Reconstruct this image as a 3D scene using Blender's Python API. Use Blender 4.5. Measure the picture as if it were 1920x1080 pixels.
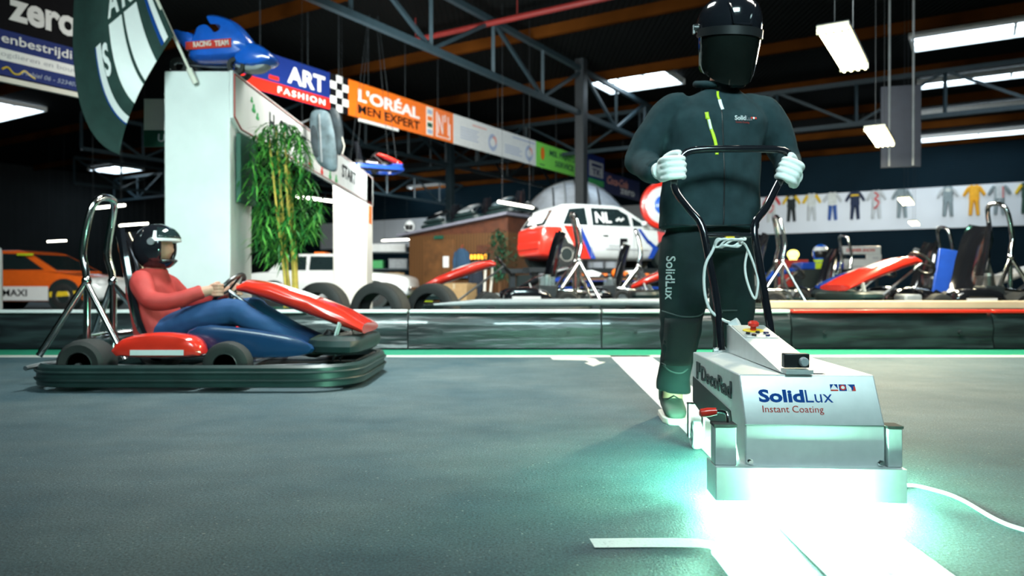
import bpy, bmesh, math, random
from mathutils import Vector, Matrix, noise
from mathutils.bvhtree import BVHTree
V = Vector
R = math.radians
PI = math.pi
SC = bpy.context.scene
COL = SC.collection
for o in list(bpy.data.objects):
    bpy.data.objects.remove(o)

# ------------------------------------------------------------------ camera
FPX, HZ, CH = 1400.0, 533.0, 0.60          # focal length in px, horizon row, lens height (m)
TILT = math.atan((540 - HZ) / FPX)
cam_d = bpy.data.cameras.new('camera')
cam_d.sensor_width = 36.0
cam_d.lens = 36.0 * FPX / 1920.0
cam_d.dof.use_dof = True
cam_d.dof.focus_distance = 2.25
cam_d.dof.aperture_fstop = 2.8
cam_d.clip_end = 200
cam = bpy.data.objects.new('camera', cam_d)
COL.objects.link(cam)
cam.location = (0, 0, CH)
cam.rotation_euler = (PI / 2 - TILT, 0, 0)
SC.camera = cam

# ------------------------------------------------------------------ world, exposure
SC.view_settings.view_transform = 'Standard'
SC.view_settings.look = 'None'
SC.view_settings.exposure = 0.0
SC.view_settings.gamma = 1.0
SC.view_settings.use_curve_mapping = False
w = bpy.data.worlds.new('world')
SC.world = w
w.use_nodes = True
w.node_tree.nodes['Background'].inputs[0].default_value = (0.10, 0.50, 0.45, 1)
w.node_tree.nodes['Background'].inputs[1].default_value = 0.014


def area(name, loc, target, sx, sy, power, col=(1, 1, 1), spread=180):
    l = bpy.data.lights.new(name, 'AREA')
    l.shape = 'RECTANGLE'
    l.size, l.size_y = sx, sy
    l.energy = power
    l.color = col
    l.spread = R(spread)
    o = bpy.data.objects.new(name, l)
    COL.objects.link(o)
    o.location = loc
    o.rotation_euler = (V(target) - V(loc)).to_track_quat('-Z', 'Y').to_euler()
    return o


# added area lights without fixtures, aimed to brighten each part of the hall
area('fill_light', (-2.8, 0.5, 3.6), (-2.9, 7.0, 1.4), 2.4, 1.0, 72, (0.78, 1.0, 0.97), 60)
area('fill_light', (0.9, -0.6, 3.4), (0.9, 4.2, 0.9), 1.8, 0.8, 54, (0.66, 0.98, 1.0), 75)
area('fill_light', (-1.0, 4.9, 4.6), (-0.7, 4.9, 0.0), 1.6, 0.6, 120, (0.92, 1.0, 0.96), 95)
area('fill_light', (3.2, 3.4, 4.2), (2.6, 4.2, 0.0), 1.6, 0.6, 52, (1.0, 0.97, 0.88), 130)
area('fill_light', (-0.9, 9.0, 4.4), (-2.9, 11.5, 1.6), 2.2, 0.8, 165, (1.0, 0.98, 0.9), 150)
area('fill_light', (3.2, 5.6, 3.9), (3.6, 10.0, 0.4), 3.4, 0.6, 220, (0.95, 1.0, 0.97), 150)
area('fill_light', (-0.2, 11.0, 4.6), (1.6, 17.5, 1.4), 3.0, 0.8, 420, (0.93, 1.0, 0.98), 140)
area('fill_light', (-6.5, 10.0, 4.6), (-8.5, 17.5, 0.8), 3.0, 0.8, 340, (0.95, 1.0, 0.95), 150)
area('fill_light', (-2.2, 12.5, 3.2), (-2.6, 22.0, 5.6), 3.0, 0.6, 400, (0.95, 1.0, 0.97), 130)
area('fill_light', (-3.4, 15.2, 4.4), (-3.4, 22.0, 0.8), 3.0, 0.8, 150, (1.0, 0.93, 0.78), 150)
area('fill_light', (13.0, 27.0, 6.0), (17.0, 37.5, 3.6), 10.0, 0.6, 230, (0.9, 0.98, 1.0), 80)
area('fill_light', (-4.0, 38.0, 6.0), (-4.0, 49.0, 3.6), 10.0, 0.6, 260, (0.9, 0.98, 1.0), 80)


def px(x, y, Y):
    """world point seen at photo pixel (x, y) on the plane at depth Y"""
    c, s = math.cos(TILT), math.sin(TILT)
    a, b = (x - 960) / FPX, -(y - 540) / FPX
    d = V((a, c + b * s, -s + b * c))
    return V((0, 0, CH)) + d * (Y / d.y)


def fl(x, y, z=0.0):
    c, s = math.cos(TILT), math.sin(TILT)
    a, b = (x - 960) / FPX, -(y - 540) / FPX
    d = V((a, c + b * s, -s + b * c))
    return V((0, 0, CH)) + d * ((z - CH) / d.z)


# ------------------------------------------------------------------ materials
def lin(h):
    if isinstance(h, str):
        h = [int(h[i:i + 2], 16) / 255 for i in (0, 2, 4)]
        h = [c / 12.92 if c <= .04045 else ((c + .055) / 1.055) ** 2.4 for c in h]
    return tuple(h)


MATS = {}


def M(name, col=None, rough=.5, metal=0., var=.12, scale=9., bump=0., bscale=60., emit=0., ecol=None, alpha=1., trans=0., coat=0., spec=.5):
    if col is None:
        return MATS[name]
    c = lin(col)
    m = bpy.data.materials.new(name)
    MATS[name] = m
    m.use_nodes = True
    nt = m.node_tree
    b = nt.nodes['Principled BSDF']
    tc = nt.nodes.new('ShaderNodeTexCoord')
    nz = nt.nodes.new('ShaderNodeTexNoise')
    nz.inputs['Scale'].default_value = scale
    nz.inputs['Detail'].default_value = 3
    nt.links.new(tc.outputs['Object'], nz.inputs['Vector'])
    rp = nt.nodes.new('ShaderNodeValToRGB')
    rp.color_ramp.elements[0].position = .3
    rp.color_ramp.elements[1].position = .7
    rp.color_ramp.elements[0].color = tuple(x * (1 - var) for x in c) + (1,)
    rp.color_ramp.elements[1].color = tuple(min(1, x * (1 + var)) for x in c) + (1,)
    nt.links.new(nz.outputs['Fac'], rp.inputs['Fac'])
    nt.links.new(rp.outputs['Color'], b.inputs['Base Color'])
    b.inputs['Roughness'].default_value = rough
    b.inputs['Metallic'].default_value = metal
    b.inputs['Specular IOR Level'].default_value = spec
    b.inputs['Alpha'].default_value = alpha
    b.inputs['Transmission Weight'].default_value = trans
    b.inputs['Coat Weight'].default_value = coat
    if emit:
        b.inputs['Emission Color'].default_value = lin(ecol or col) + (1,)
        b.inputs['Emission Strength'].default_value = emit
    if bump:
        n2 = nt.nodes.new('ShaderNodeTexNoise')
        n2.inputs['Scale'].default_value = bscale
        n2.inputs['Detail'].default_value = 4
        nt.links.new(tc.outputs['Object'], n2.inputs['Vector'])
        bp = nt.nodes.new('ShaderNodeBump')
        bp.inputs['Strength'].default_value = bump
        bp.inputs['Distance'].default_value = .01
        nt.links.new(n2.outputs['Fac'], bp.inputs['Height'])
        nt.links.new(bp.outputs['Normal'], b.inputs['Normal'])
    return m


# ------------------------------------------------------------------ mesh builder
def rootM(o):
    m = o.matrix_basis.copy()
    while o.parent:
        o = o.parent
        m = o.matrix_basis @ m
    return m


class MB:
    def __init__(s):
        s.bm = bmesh.new()
        s.mi = 0

    def add(s, vs, fs):
        v = [s.bm.verts.new(p) for p in vs]
        for f in fs:
            try:
                s.bm.faces.new([v[i] for i in f]).material_index = s.mi
            except ValueError:
                pass
        return s

    def box(s, c, d, rot=None):
        c = V(c)
        vs = []
        for z in (-.5, .5):
            for x, y in ((-.5, -.5), (.5, -.5), (.5, .5), (-.5, .5)):
                p = V((x * d[0], y * d[1], z * d[2]))
                if rot is not None:
                    p = rot @ p
                vs.append(c + p)
        return s.add(vs, [(3, 2, 1, 0), (4, 5, 6, 7), (0, 1, 5, 4), (1, 2, 6, 5), (2, 3, 7, 6), (3, 0, 4, 7)])

    def bar(s, p0, p1, w, h=None, up=(0, 0, 1)):
        p0, p1 = V(p0), V(p1)
        d = (p1 - p0).normalized()
        u = V(up)
        if abs(d.dot(u)) > .98:
            u = V((0, 1, 0))
        a = d.cross(u).normalized()
        b = a.cross(d)
        rot = Matrix((d, a, b)).transposed()
        return s.box((p0 + p1) / 2, ((p1 - p0).length, w, h or w), rot)

    def loft(s, rings, caps=True, closed=False):
        n = len(rings[0])
        vs = [p for r in rings for p in r]
        fs = []
        m = len(rings)
        for i in range(m if closed else m - 1):
            j = (i + 1) % m
            for k in range(n):
                l = (k + 1) % n
                fs.append((i * n + k, i * n + l, j * n + l, j * n + k))
        if caps and not closed:
            fs.append(tuple(range(n - 1, -1, -1)))
            fs.append(tuple((m - 1) * n + k for k in range(n)))
        return s.add(vs, fs)

    def tube(s, pts, r, n=10, closed=False, caps=True, sub=0):
        pts = [V(p) for p in pts]
        rs = list(r) if isinstance(r, (list, tuple)) else [r] * len(pts)
        if sub:
            pts, rs = smooth(pts, rs, sub, closed)
        m = len(pts)
        rings = []
        u = None
        for i in range(m):
            if closed:
                t = (pts[(i + 1) % m] - pts[i - 1]).normalized()
            else:
                t = (pts[min(i + 1, m - 1)] - pts[max(i - 1, 0)])
                t = t.normalized() if t.length > 1e-9 else V((0, 0, 1))
            if u is None:
                u = t.orthogonal().normalized()
            else:
                u = (u - t * u.dot(t))
                u = u.normalized() if u.length > 1e-6 else t.orthogonal().normalized()
            b = t.cross(u)
            rings.append([pts[i] + (u * math.cos(2 * PI * k / n) + b * math.sin(2 * PI * k / n)) * rs[i] for k in range(n)])
        return s.loft(rings, caps, closed)

    def cyl(s, p0, p1, r0, r1=None, n=16):
        return s.tube([p0, p1], [r0, r0 if r1 is None else r1], n)

    def ell(s, c, r, n=16, m=10, rot=None):
        c = V(c)
        if not isinstance(r, (tuple, list)):
            r = (r, r, r)
        rings = []
        for i in range(1, m):
            a = PI * i / m
            ring = []
            for k in range(n):
                b = 2 * PI * k / n
                p = V((math.sin(a) * math.cos(b) * r[0], math.sin(a) * math.sin(b) * r[1], -math.cos(a) * r[2]))
                ring.append(c + (rot @ p if rot is not None else p))
            rings.append(ring)
        return s.loft(rings)

    def ellips(s, st, n=24, sq=2.0):
        """loft of super-ellipses: stations (x, y, z, rx, ry) stacked in z"""
        rings = []
        for (x, y, z, rx, ry) in st:
            ring = []
            for k in range(n):
                a = 2 * PI * k / n
                c_, s_ = math.cos(a), math.sin(a)
                e = 2.0 / sq
                ring.append(V((x + rx * math.copysign(abs(c_) ** e, c_), y + ry * math.copysign(abs(s_) ** e, s_), z)))
            rings.append(ring)
        return s.loft(rings)

    def lathe(s, prof, Mx, n=24, closed=False):
        rings = [[Mx @ V((r * math.cos(2 * PI * k / n), r * math.sin(2 * PI * k / n), z)) for k in range(n)] for r, z in prof]
        return s.loft(rings, caps=not closed, closed=closed)

    def prism(s, poly, d, Mx=None):
        n = len(poly)
        Mx = Mx or Matrix()
        vs = [Mx @ V((x, y, 0)) for x, y in poly] + [Mx @ V((x, y, d)) for x, y in poly]
        fs = [tuple(range(n - 1, -1, -1)), tuple(range(n, 2 * n))] + [(i, (i + 1) % n, n + (i + 1) % n, n + i) for i in range(n)]
        return s.add(vs, fs)

    def inflate(s, poly, t, Mx=None, k=(1., .96, .82, .5), sub=2):
        """rounded body with the given outline (local xy), thickness +-t along z"""
        Mx = Mx or Matrix()
        pts = [V((x, y, 0)) for x, y in poly]
        if sub:
            pts, _ = smooth(pts, [0] * len(pts), sub, True)
        c = sum(pts, V()) / len(pts)
        hs = (0., .6, .9, 1.)
        rings = []
        for sg, seq in ((-1, range(len(k) - 1, -1, -1)), (1, range(1, len(k)))):
            for i in seq:
                rings.append([Mx @ (c + (p - c) * k[i] + V((0, 0, sg * t * hs[i]))) for p in pts])
        return s.loft(rings)

    def quad(s, a, b, c, d):
        return s.add([V(a), V(b), V(c), V(d)], [(0, 1, 2, 3)])

    def mesh(s, name='m', shade=True, ang=38):
        bmesh.ops.recalc_face_normals(s.bm, faces=s.bm.faces[:])
        me = bpy.data.meshes.new(name)
        s.bm.to_mesh(me)
        s.bm.free()
        if shade:
            me.shade_smooth()
            me.set_sharp_from_angle(angle=R(ang))
        return me

    def build(s, name, mats, parent=None, world=False, bevel=0., ang=38, label=None, seg=2):
        me = s.mesh(name, ang=ang)
        return link(me, name, mats, parent, world, bevel, label, seg)


def link(me, name, mats, parent=None, world=False, bevel=0., label=None, seg=2):
    if world and parent:
        me.transform(rootM(parent).inverted())
    if len(me.materials):
        me.materials.clear()
    for m in (mats if isinstance(mats, (list, tuple)) else [mats]):
        me.materials.append(MATS[m] if isinstance(m, str) else m)
    o = bpy.data.objects.new(name, me)
    COL.objects.link(o)
    if parent:
        o.parent = parent
    if bevel:
        b = o.modifiers.new('bevel', 'BEVEL')
        b.width = bevel
        b.segments = seg
        b.limit_method = 'ANGLE'
        b.angle_limit = R(35)
    if label:
        o['label'] = label
    return o


def smooth(pts, rs, k, closed=False):
    n = len(pts)
    P, Q = [], []
    for i in range(n if closed else n - 1):
        g = (lambda j: pts[j % n]) if closed else (lambda j: pts[max(0, min(n - 1, j))])
        h = (lambda j: rs[j % n]) if closed else (lambda j: rs[max(0, min(n - 1, j))])
        for j in range(k + 1):
            t = j / (k + 1)
            a, b, c, d = g(i - 1), g(i), g(i + 1), g(i + 2)
            P.append(.5 * (2 * b + (c - a) * t + (2 * a - 5 * b + 4 * c - d) * t * t + (3 * b - a - 3 * c + d) * t ** 3))
            Q.append(h(i) + (h(i + 1) - h(i)) * t)
    if not closed:
        P.append(pts[-1])
        Q.append(rs[-1])
    return P, Q


def remesh(mb, voxel, it=6, fac=.5, disp=None):
    """fuse overlapping shapes into one continuous surface"""
    me = mb.mesh('tmp', shade=False)
    o = bpy.data.objects.new('tmp', me)
    COL.objects.link(o)
    r = o.modifiers.new('r', 'REMESH')
    r.mode = 'VOXEL'
    r.voxel_size = voxel
    s_ = o.modifiers.new('s', 'SMOOTH')
    s_.factor = fac
    s_.iterations = it
    dg = bpy.context.evaluated_depsgraph_get()
    dg.update()
    out = bpy.data.meshes.new_from_object(o.evaluated_get(dg))
    bpy.data.objects.remove(o)
    if disp:
        ns = [v.normal.copy() for v in out.vertices]
        for v, n in zip(out.vertices, ns):
            v.co += n * disp(v.co)
    out.shade_smooth()
    return out


def fr(o, x, y):
    """frame with origin o, local x along x, local y along y, z = normal"""
    o, x, y = V(o), V(x).normalized(), V(y)
    z = x.cross(y).normalized()
    y = z.cross(x)
    m = Matrix((x, y, z)).transposed().to_4x4()
    m.translation = o
    return m


XZ = fr((0, 0, 0), (1, 0, 0), (0, 0, 1))      # local (x, y) -> world (x, z), normal -Y


def text_mesh(s, bold=0., shear=0., space=1., ex=.02):
    c = bpy.data.curves.new('t', 'FONT')
    c.body = s
    c.offset = bold
    c.shear = shear
    c.space_character = space
    c.extrude = ex
    c.resolution_u = 3
    o = bpy.data.objects.new('t', c)
    COL.objects.link(o)
    dg = bpy.context.evaluated_depsgraph_get()
    dg.update()
    me = bpy.data.meshes.new_from_object(o.evaluated_get(dg))
    bpy.data.objects.remove(o)
    bpy.data.curves.remove(c)
    return me


def text(s, Mx, w_, h_, mat, parent=None, name='lettering', bold=0., shear=0., space=1., ex=.003, world=True, wrap=None, label=None, keep=False):
    me = text_mesh(s, bold, shear, space)
    xs = [v.co.x for v in me.vertices]
    ys = [v.co.y for v in me.vertices]
    x0, y0 = min(xs), min(ys)
    kx, ky = w_ / (max(xs) - x0), h_ / (max(ys) - y0)
    if wrap:
        bm = bmesh.new()
        bm.from_mesh(me)
        bmesh.ops.triangulate(bm, faces=bm.faces[:])
        bm.to_mesh(me)
        bm.free()
    for v in me.vertices:
        v.co = Mx @ V(((v.co.x - x0) * kx, (v.co.y - y0) * ky, (v.co.z / .02) * ex / 2 + ex / 2))
    if wrap:
        for v in me.vertices:
            v.co = wrap(v.co)
    return link(me, name, mat, parent, world, label=label)


def thing(name, label, cat, loc=(0, 0, 0), rz=0., group=None, kind=None):
    o = bpy.data.objects.new(name, None)
    COL.objects.link(o)
    o.location = loc
    o.rotation_euler = (0, 0, rz)
    o.empty_display_size = .1
    return tag(o, label, cat, group, kind)


def tag(o, label=None, cat=None, group=None, kind=None):
    if label:
        o['label'] = label
    if cat:
        o['category'] = cat
    if group:
        o['group'] = group
    if kind:
        o['kind'] = kind
    return o


KIDS = {}


def copy_tree(o, loc=None, rz=None, label=None, scale=None):
    def rec(a, par):
        c = a.copy()
        COL.objects.link(c)
        if par:
            c.parent = par
        for ch in [q for q in a.children]:
            rec(ch, c)
        return c
    r = rec(o, None)
    if loc is not None:
        r.location = loc
    if rz is not None:
        r.rotation_euler = (0, 0, rz)
    if label:
        r['label'] = label
    if scale:
        r.scale = (scale,) * 3
    return r


def swap(root, old, new):
    """give a copied thing its own colour in one part's material slot"""
    for ch in root.children_recursive:
        if ch.type == 'MESH' and any(s.material and s.material.name == old for s in ch.material_slots):
            ch.data = ch.data.copy()
            for i, m in enumerate(ch.data.materials):
                if m and m.name == old:
                    ch.data.materials[i] = MATS[new]


# palette
M('black_plastic', (.012, .013, .014), .35, var=.2)
M('black_gloss', (.008, .009, .012), .12, coat=.6)
M('black_paint', (.010, .012, .016), .16, coat=.5)
M('rubber', (.018, .020, .020), .72, bump=.15, bscale=80)
M('tread', (.055, .052, .044), .85, bump=.3, bscale=120)
M('chrome', (.80, .82, .82), .14, 1.)
M('steel', (.42, .45, .47), .38, 1.)
M('brushed', (.55, .60, .60), .45, .4, var=.06, scale=40)
M('steel_blue', (.018, .036, .046), .5, .2)
M('dark_steel', (.016, .022, .026), .5, .2)
M('white_paint', (.72, .74, .74), .4, var=.05)
M('white_gloss', (.74, .77, .78), .2, coat=.4, var=.04)
M('grey_paint', (.28, .31, .33), .45)
M('cream', (.80, .77, .68), .6, var=.05, scale=3)
M('plaster', (.70, .74, .73), .7, var=.07, scale=2.5, bump=.08, bscale=25)
M('red', (.72, .028, .014), .3, coat=.3, var=.06)
M('red_dull', (.40, .03, .02), .5)
M('pink_red', (.62, .12, .16), .4)
M('orange', (.84, .17, .012), .4, var=.05)
M('blue', (.012, .06, .38), .3, coat=.3)
M('bright_blue', (.01, .12, .62), .22, coat=.5)
M('navy', (.01, .018, .10), .4)
M('sign_blue', (.008, .026, .17), .6, var=.05, spec=.2)
M('green', (.03, .40, .10), .4)
M('sign_green', (.22, .72, .10), .4, var=.04)
M('dark_green', (.006, .075, .045), .6)
M('yellow', (.85, .60, .03), .35)
M('lime', (.50, .68, .02), .5)
M('wood', (.12, .050, .014), .6, var=.3, scale=5)
M('wood_red', (.09, .026, .010), .6, var=.3, scale=5)
M('wood_light', (.52, .44, .30), .6, var=.12, scale=3)
M('card', (.40, .26, .12), .8, var=.1)
M('leather', (.010, .011, .011), .28)
M('glass_dark', (.012, .022, .024), .08, coat=.3, var=.05)
M('jacket', (.018, .036, .041), .92, var=.18, scale=20, bump=.25, bscale=500, spec=.15)
M('trouser', (.010, .020, .021), .88, var=.15, scale=16, bump=.2, bscale=400, spec=.2)
M('skin', (.50, .27, .19), .55)
M('glove', (.78, .80, .78), .8, bump=.15, bscale=300, var=.05)
M('white_ink', (.85, .86, .86), .5, var=.02)
M('black_ink', (.006, .006, .008), .7, spec=.08)
M('blue_ink', (.006, .055, .26), .7, var=.03, spec=.1)
M('red_ink', (.60, .04, .025), .6, var=.03, spec=.2)
M('pale_red_ink', (.72, .30, .25), .5, var=.03)
M('pale_blue_ink', (.35, .42, .58), .5, var=.03)
M('grey_ink', (.45, .47, .50), .5)
# ------------------------------------------------------------------ hall frame: a along the back wall (to the right), b away from the camera
UR = V((.849, -.528, 0))
UV = V((.528, .849, 0))


def G(a, b, z=0.):
    return UR * a + UV * b + V((0, 0, z))


HROT = math.atan2(UR.y, UR.x)


def hb(mb, a0, a1, b0, b1, z0, z1):
    c = G((a0 + a1) / 2, (b0 + b1) / 2, (z0 + z1) / 2)
    return mb.box(c, (abs(a1 - a0), abs(b1 - b0), abs(z1 - z0)), Matrix.Rotation(HROT, 3, 'Z'))


def node_mat(name, rough, build, metal=0., spec=.5):
    m = bpy.data.materials.new(name)
    MATS[name] = m
    m.use_nodes = True
    nt = m.node_tree
    b = nt.nodes['Principled BSDF']
    b.inputs['Roughness'].default_value = rough
    b.inputs['Metallic'].default_value = metal
    b.inputs['Specular IOR Level'].default_value = spec
    build(nt, b, lambda t: nt.nodes.new('ShaderNode' + t))
    return m


def asphalt(nt, b, N):
    tc = N('TexCoord')
    big = N('TexNoise'); big.inputs['Scale'].default_value = 1.4; big.inputs['Detail'].default_value = 7; big.inputs['Roughness'].default_value = .65
    fine = N('TexNoise'); fine.inputs['Scale'].default_value = 150; fine.inputs['Detail'].default_value = 5; fine.inputs['Roughness'].default_value = .75
    streak = N('TexNoise'); streak.inputs['Scale'].default_value = 3.0; streak.inputs['Detail'].default_value = 6
    mp = N('Mapping'); mp.inputs['Scale'].default_value = (1.2, 2.6, 1)
    nt.links.new(tc.outputs['Object'], mp.inputs['Vector'])
    nt.links.new(mp.outputs['Vector'], streak.inputs['Vector'])
    for n in (big, fine):
        nt.links.new(tc.outputs['Object'], n.inputs['Vector'])
    def ramp(src, p0, p1, c0, c1):
        r = N('ValToRGB')
        r.color_ramp.elements[0].position = p0; r.color_ramp.elements[1].position = p1
        r.color_ramp.elements[0].color = c0; r.color_ramp.elements[1].color = c1
        nt.links.new(src.outputs['Fac'], r.inputs['Fac'])
        return r
    r1 = ramp(big, .3, .72, (.026, .072, .096, 1), (.105, .148, .158, 1))
    r2 = ramp(fine, .36, .66, (.30, .30, .30, 1), (1.75, 1.75, 1.75, 1))
    r3 = ramp(streak, .35, .7, (.90, .90, .90, 1), (1.10, 1.10, 1.10, 1))
    spk = N('TexNoise'); spk.inputs['Scale'].default_value = 95; spk.inputs['Detail'].default_value = 3
    nt.links.new(tc.outputs['Object'], spk.inputs['Vector'])
    r4 = ramp(spk, .66, .74, (0, 0, 0, 1), (1, 1, 1, 1))
    last = r1.outputs['Color']
    for r in (r2, r3):
        mx = N('MixRGB'); mx.blend_type = 'MULTIPLY'; mx.inputs['Fac'].default_value = 1
        nt.links.new(last, mx.inputs['Color1']); nt.links.new(r.outputs['Color'], mx.inputs['Color2'])
        last = mx.outputs['Color']
    mx = N('MixRGB'); nt.links.new(r4.outputs['Color'], mx.inputs['Fac']); nt.links.new(last, mx.inputs['Color1']); mx.inputs['Color2'].default_value = (.34, .37, .33, 1)
    last = mx.outputs['Color']
    nt.links.new(last, b.inputs['Base Color'])
    bp = N('Bump'); bp.inputs['Strength'].default_value = .8; bp.inputs['Distance'].default_value = .004
    nt.links.new(fine.outputs['Fac'], bp.inputs['Height'])
    nt.links.new(bp.outputs['Normal'], b.inputs['Normal'])


def road_paint(col, wear):
    def f(nt, b, N):
        tc = N('TexCoord')
        n = N('TexNoise'); n.inputs['Scale'].default_value = 120; n.inputs['Detail'].default_value = 4
        nt.links.new(tc.outputs['Object'], n.inputs['Vector'])
        r = N('ValToRGB')
        r.color_ramp.elements[0].position = .30; r.color_ramp.elements[1].position = .42
        r.color_ramp.elements[0].color = tuple(c * (1 - wear) for c in col) + (1,)
        r.color_ramp.elements[1].color = col + (1,)
        nt.links.new(n.outputs['Fac'], r.inputs['Fac'])
        nt.links.new(r.outputs['Color'], b.inputs['Base Color'])
        bp = N('Bump'); bp.inputs['Strength'].default_value = .25; bp.inputs['Distance'].default_value = .003
        nt.links.new(n.outputs['Fac'], bp.inputs['Height']); nt.links.new(bp.outputs['Normal'], b.inputs['Normal'])
    return f


def ribbed(col, scale, axis, dist=.03, strength=.6):
    def f(nt, b, N):
        tc = N('TexCoord')
        wv = N('TexWave'); wv.wave_type = 'BANDS'; wv.bands_direction = axis; wv.inputs['Scale'].default_value = scale
        nt.links.new(tc.outputs['Object'], wv.inputs['Vector'])
        n = N('TexNoise'); n.inputs['Scale'].default_value = .6
        nt.links.new(tc.outputs['Object'], n.inputs['Vector'])
        r = N('ValToRGB')
        r.color_ramp.elements[0].color = tuple(c * .7 for c in col) + (1,)
        r.color_ramp.elements[1].color = tuple(c * 1.3 for c in col) + (1,)
        nt.links.new(n.outputs['Fac'], r.inputs['Fac']); nt.links.new(r.outputs['Color'], b.inputs['Base Color'])
        bp = N('Bump'); bp.inputs['Strength'].default_value = strength; bp.inputs['Distance'].default_value = dist
        nt.links.new(wv.outputs['Fac'], bp.inputs['Height']); nt.links.new(bp.outputs['Normal'], b.inputs['Normal'])
    return f


node_mat('asphalt', .62, asphalt)
node_mat('paint_white', .45, road_paint((.80, .82, .82), .25))
node_mat('paint_white_old', .55, road_paint((.62, .62, .58), .6))
node_mat('paint_green', .55, road_paint((.015, .28, .16), .35))
node_mat('deck', .85, ribbed((.002, .003, .003), 2.2, 'X'), spec=.1)
node_mat('roller', .7, ribbed((.004, .013, .020), 2.5, 'Z', .02), spec=.05)
node_mat('dark_wall', .8, ribbed((.012, .016, .018), 1.5, 'X'), spec=.2)
M('rust', (.050, .016, .003), .85, var=.5, scale=.6, spec=.0)
M('band_white', (.66, .69, .72), .6, var=.05, scale=.5)
M('sky_pane', (.8, .9, 1.), .5, emit=9., ecol=(.72, .88, 1.))


def barrier_mat(nt, b, N):
    b.inputs['Base Color'].default_value = (.010, .014, .016, 1)
    b.inputs['Coat Weight'].default_value = .4
    tc = N('TexCoord')
    mp = N('Mapping'); mp.inputs['Scale'].default_value = (.7, 1, 6)
    n = N('TexNoise'); n.inputs['Scale'].default_value = 2.2; n.inputs['Detail'].default_value = 3
    nt.links.new(tc.outputs['Object'], mp.inputs['Vector']); nt.links.new(mp.outputs['Vector'], n.inputs['Vector'])
    r = N('ValToRGB')
    r.color_ramp.elements[0].color = (.008, .011, .013, 1); r.color_ramp.elements[1].color = (.030, .050, .052, 1)
    r.color_ramp.elements[0].position = .42; r.color_ramp.elements[1].position = .72
    nt.links.new(n.outputs['Fac'], r.inputs['Fac']); nt.links.new(r.outputs['Color'], b.inputs['Base Color'])
    bp = N('Bump'); bp.inputs['Strength'].default_value = .35; bp.inputs['Distance'].default_value = .05
    nt.links.new(n.outputs['Fac'], bp.inputs['Height']); nt.links.new(bp.outputs['Normal'], b.inputs['Normal'])


node_mat('barrier_black', .30, barrier_mat)

# floor and what is painted on it
mb = MB()
mb.box((0, 28, -.05), (100, 70, .1))
floor = tag(mb.build('floor', 'asphalt'), 'dark grey asphalt floor of the indoor kart track', 'floor', kind='structure')


def decal(name, pts, mat, label, z=.003):
    m = MB()
    m.prism([(p.x, p.y) for p in pts], z)
    return m.build(name, mat, floor, label=label)


L0, L1, R0, R1 = fl(1143, 667), fl(1549, 1080), fl(1217, 667), fl(1788, 1080)
decal('lane_stripe', [L0, R0, R0 + (R1 - R0) * 1.25, L0 + (L1 - L0) * 1.25], 'paint_white', 'broad freshly coated white stripe running under the machine')
ar = [(1105, 1012), (1307, 1012), (1354, 1029), (1393, 1058), (1445, 1104), (1388, 1108), (1364, 1080), (1335, 1043), (1311, 1029), (1115, 1029)]
top, _ = smooth([fl(*p) for p in ar[:5]], [0] * 5, 3)
bot, _ = smooth([fl(*p) for p in ar[5:]], [0] * 5, 3)
m = MB()
n = len(top)
bot = bot[::-1]
vs = [V((p.x, p.y, .003)) for p in top] + [V((p.x, p.y, .003)) for p in bot]
m.add(vs, [(i, i + 1, n + i + 1, n + i) for i in range(n - 1)])
m.build('turn_marking', 'paint_white', floor, label='curved white line marking in the foreground')
decal('turn_arrow', [fl(*p) for p in [(1032, 670), (1098, 670.5), (1116, 673), (1124, 679), (1135, 679.5), (1112, 687), (1096, 681), (1106, 680), (1098, 676), (1036, 674.5)]], 'paint_white_old', 'small faded white turn arrow beside the stripe')
decal('edge_band', [V((-12, 6.28, 0)), V((9, 6.28, 0)), V((9, 6.80, 0)), V((-12, 6.80, 0))], 'paint_green', 'green painted band along the foot of the barrier')
decal('edge_line', [V((-12, 6.14, 0)), V((9, 6.14, 0)), V((9, 6.28, 0)), V((-12, 6.28, 0))], 'paint_white_old', 'thin white line bordering the green band')

# ceiling, walls
mb = MB(); hb(mb, -46, 36, -14, 45, 7.3, 7.4)
tag(mb.build('ceiling', 'deck'), 'dark corrugated roof deck', 'ceiling', kind='structure')
mb = MB(); hb(mb, -46, 36, 40.3, 40.6, 0, 7.3)
tag(mb.build('wall_back', 'roller'), 'dark ribbed rear wall of the hall', 'wall', kind='structure')
mb = MB(); hb(mb, -46, -45.7, -14, 40.3, 0, 7.3)
tag(mb.build('wall_left', 'dark_wall'), 'dark wall at the left of the hall', 'wall', kind='structure')
mb = MB(); hb(mb, -42, 36, 40.2, 40.3, 3.22, 5.15)
tag(mb.build('trim_1', 'band_white'), 'long white panel band on the rear wall behind the racing suits', 'wall panel', kind='structure')

# purlins, trusses, columns
mb = MB()
for i in range(11):
    b = -6 + i * 5.1 * .9
    hb(mb, -45, 35, b - .07, b + .07, 7.02, 7.3)
tag(mb.build('trim_2', 'rust'), 'rust brown roof purlins running across the hall', 'roof beam', kind='structure')


def truss(p0, dr, n, st, name, side):
    m = MB()
    up = V((0, 0, 1.3))
    e = p0 + dr * (n * st)
    m.bar(p0, e, .13)
    m.bar(p0 + up, e + up, .13)
    for i in range(n):
        q = p0 + dr * (i * st)
        m.bar(q, q + up, .08)
        m.bar(q + up, q + dr * st if i % 2 == 0 else q + up + dr * st * 0 + dr * 0, .08) if i % 2 == 0 else m.bar(q, q + dr * st + up, .08)
    tag(m.build(name, 'steel_blue'), side, 'roof truss', kind='structure')


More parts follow.
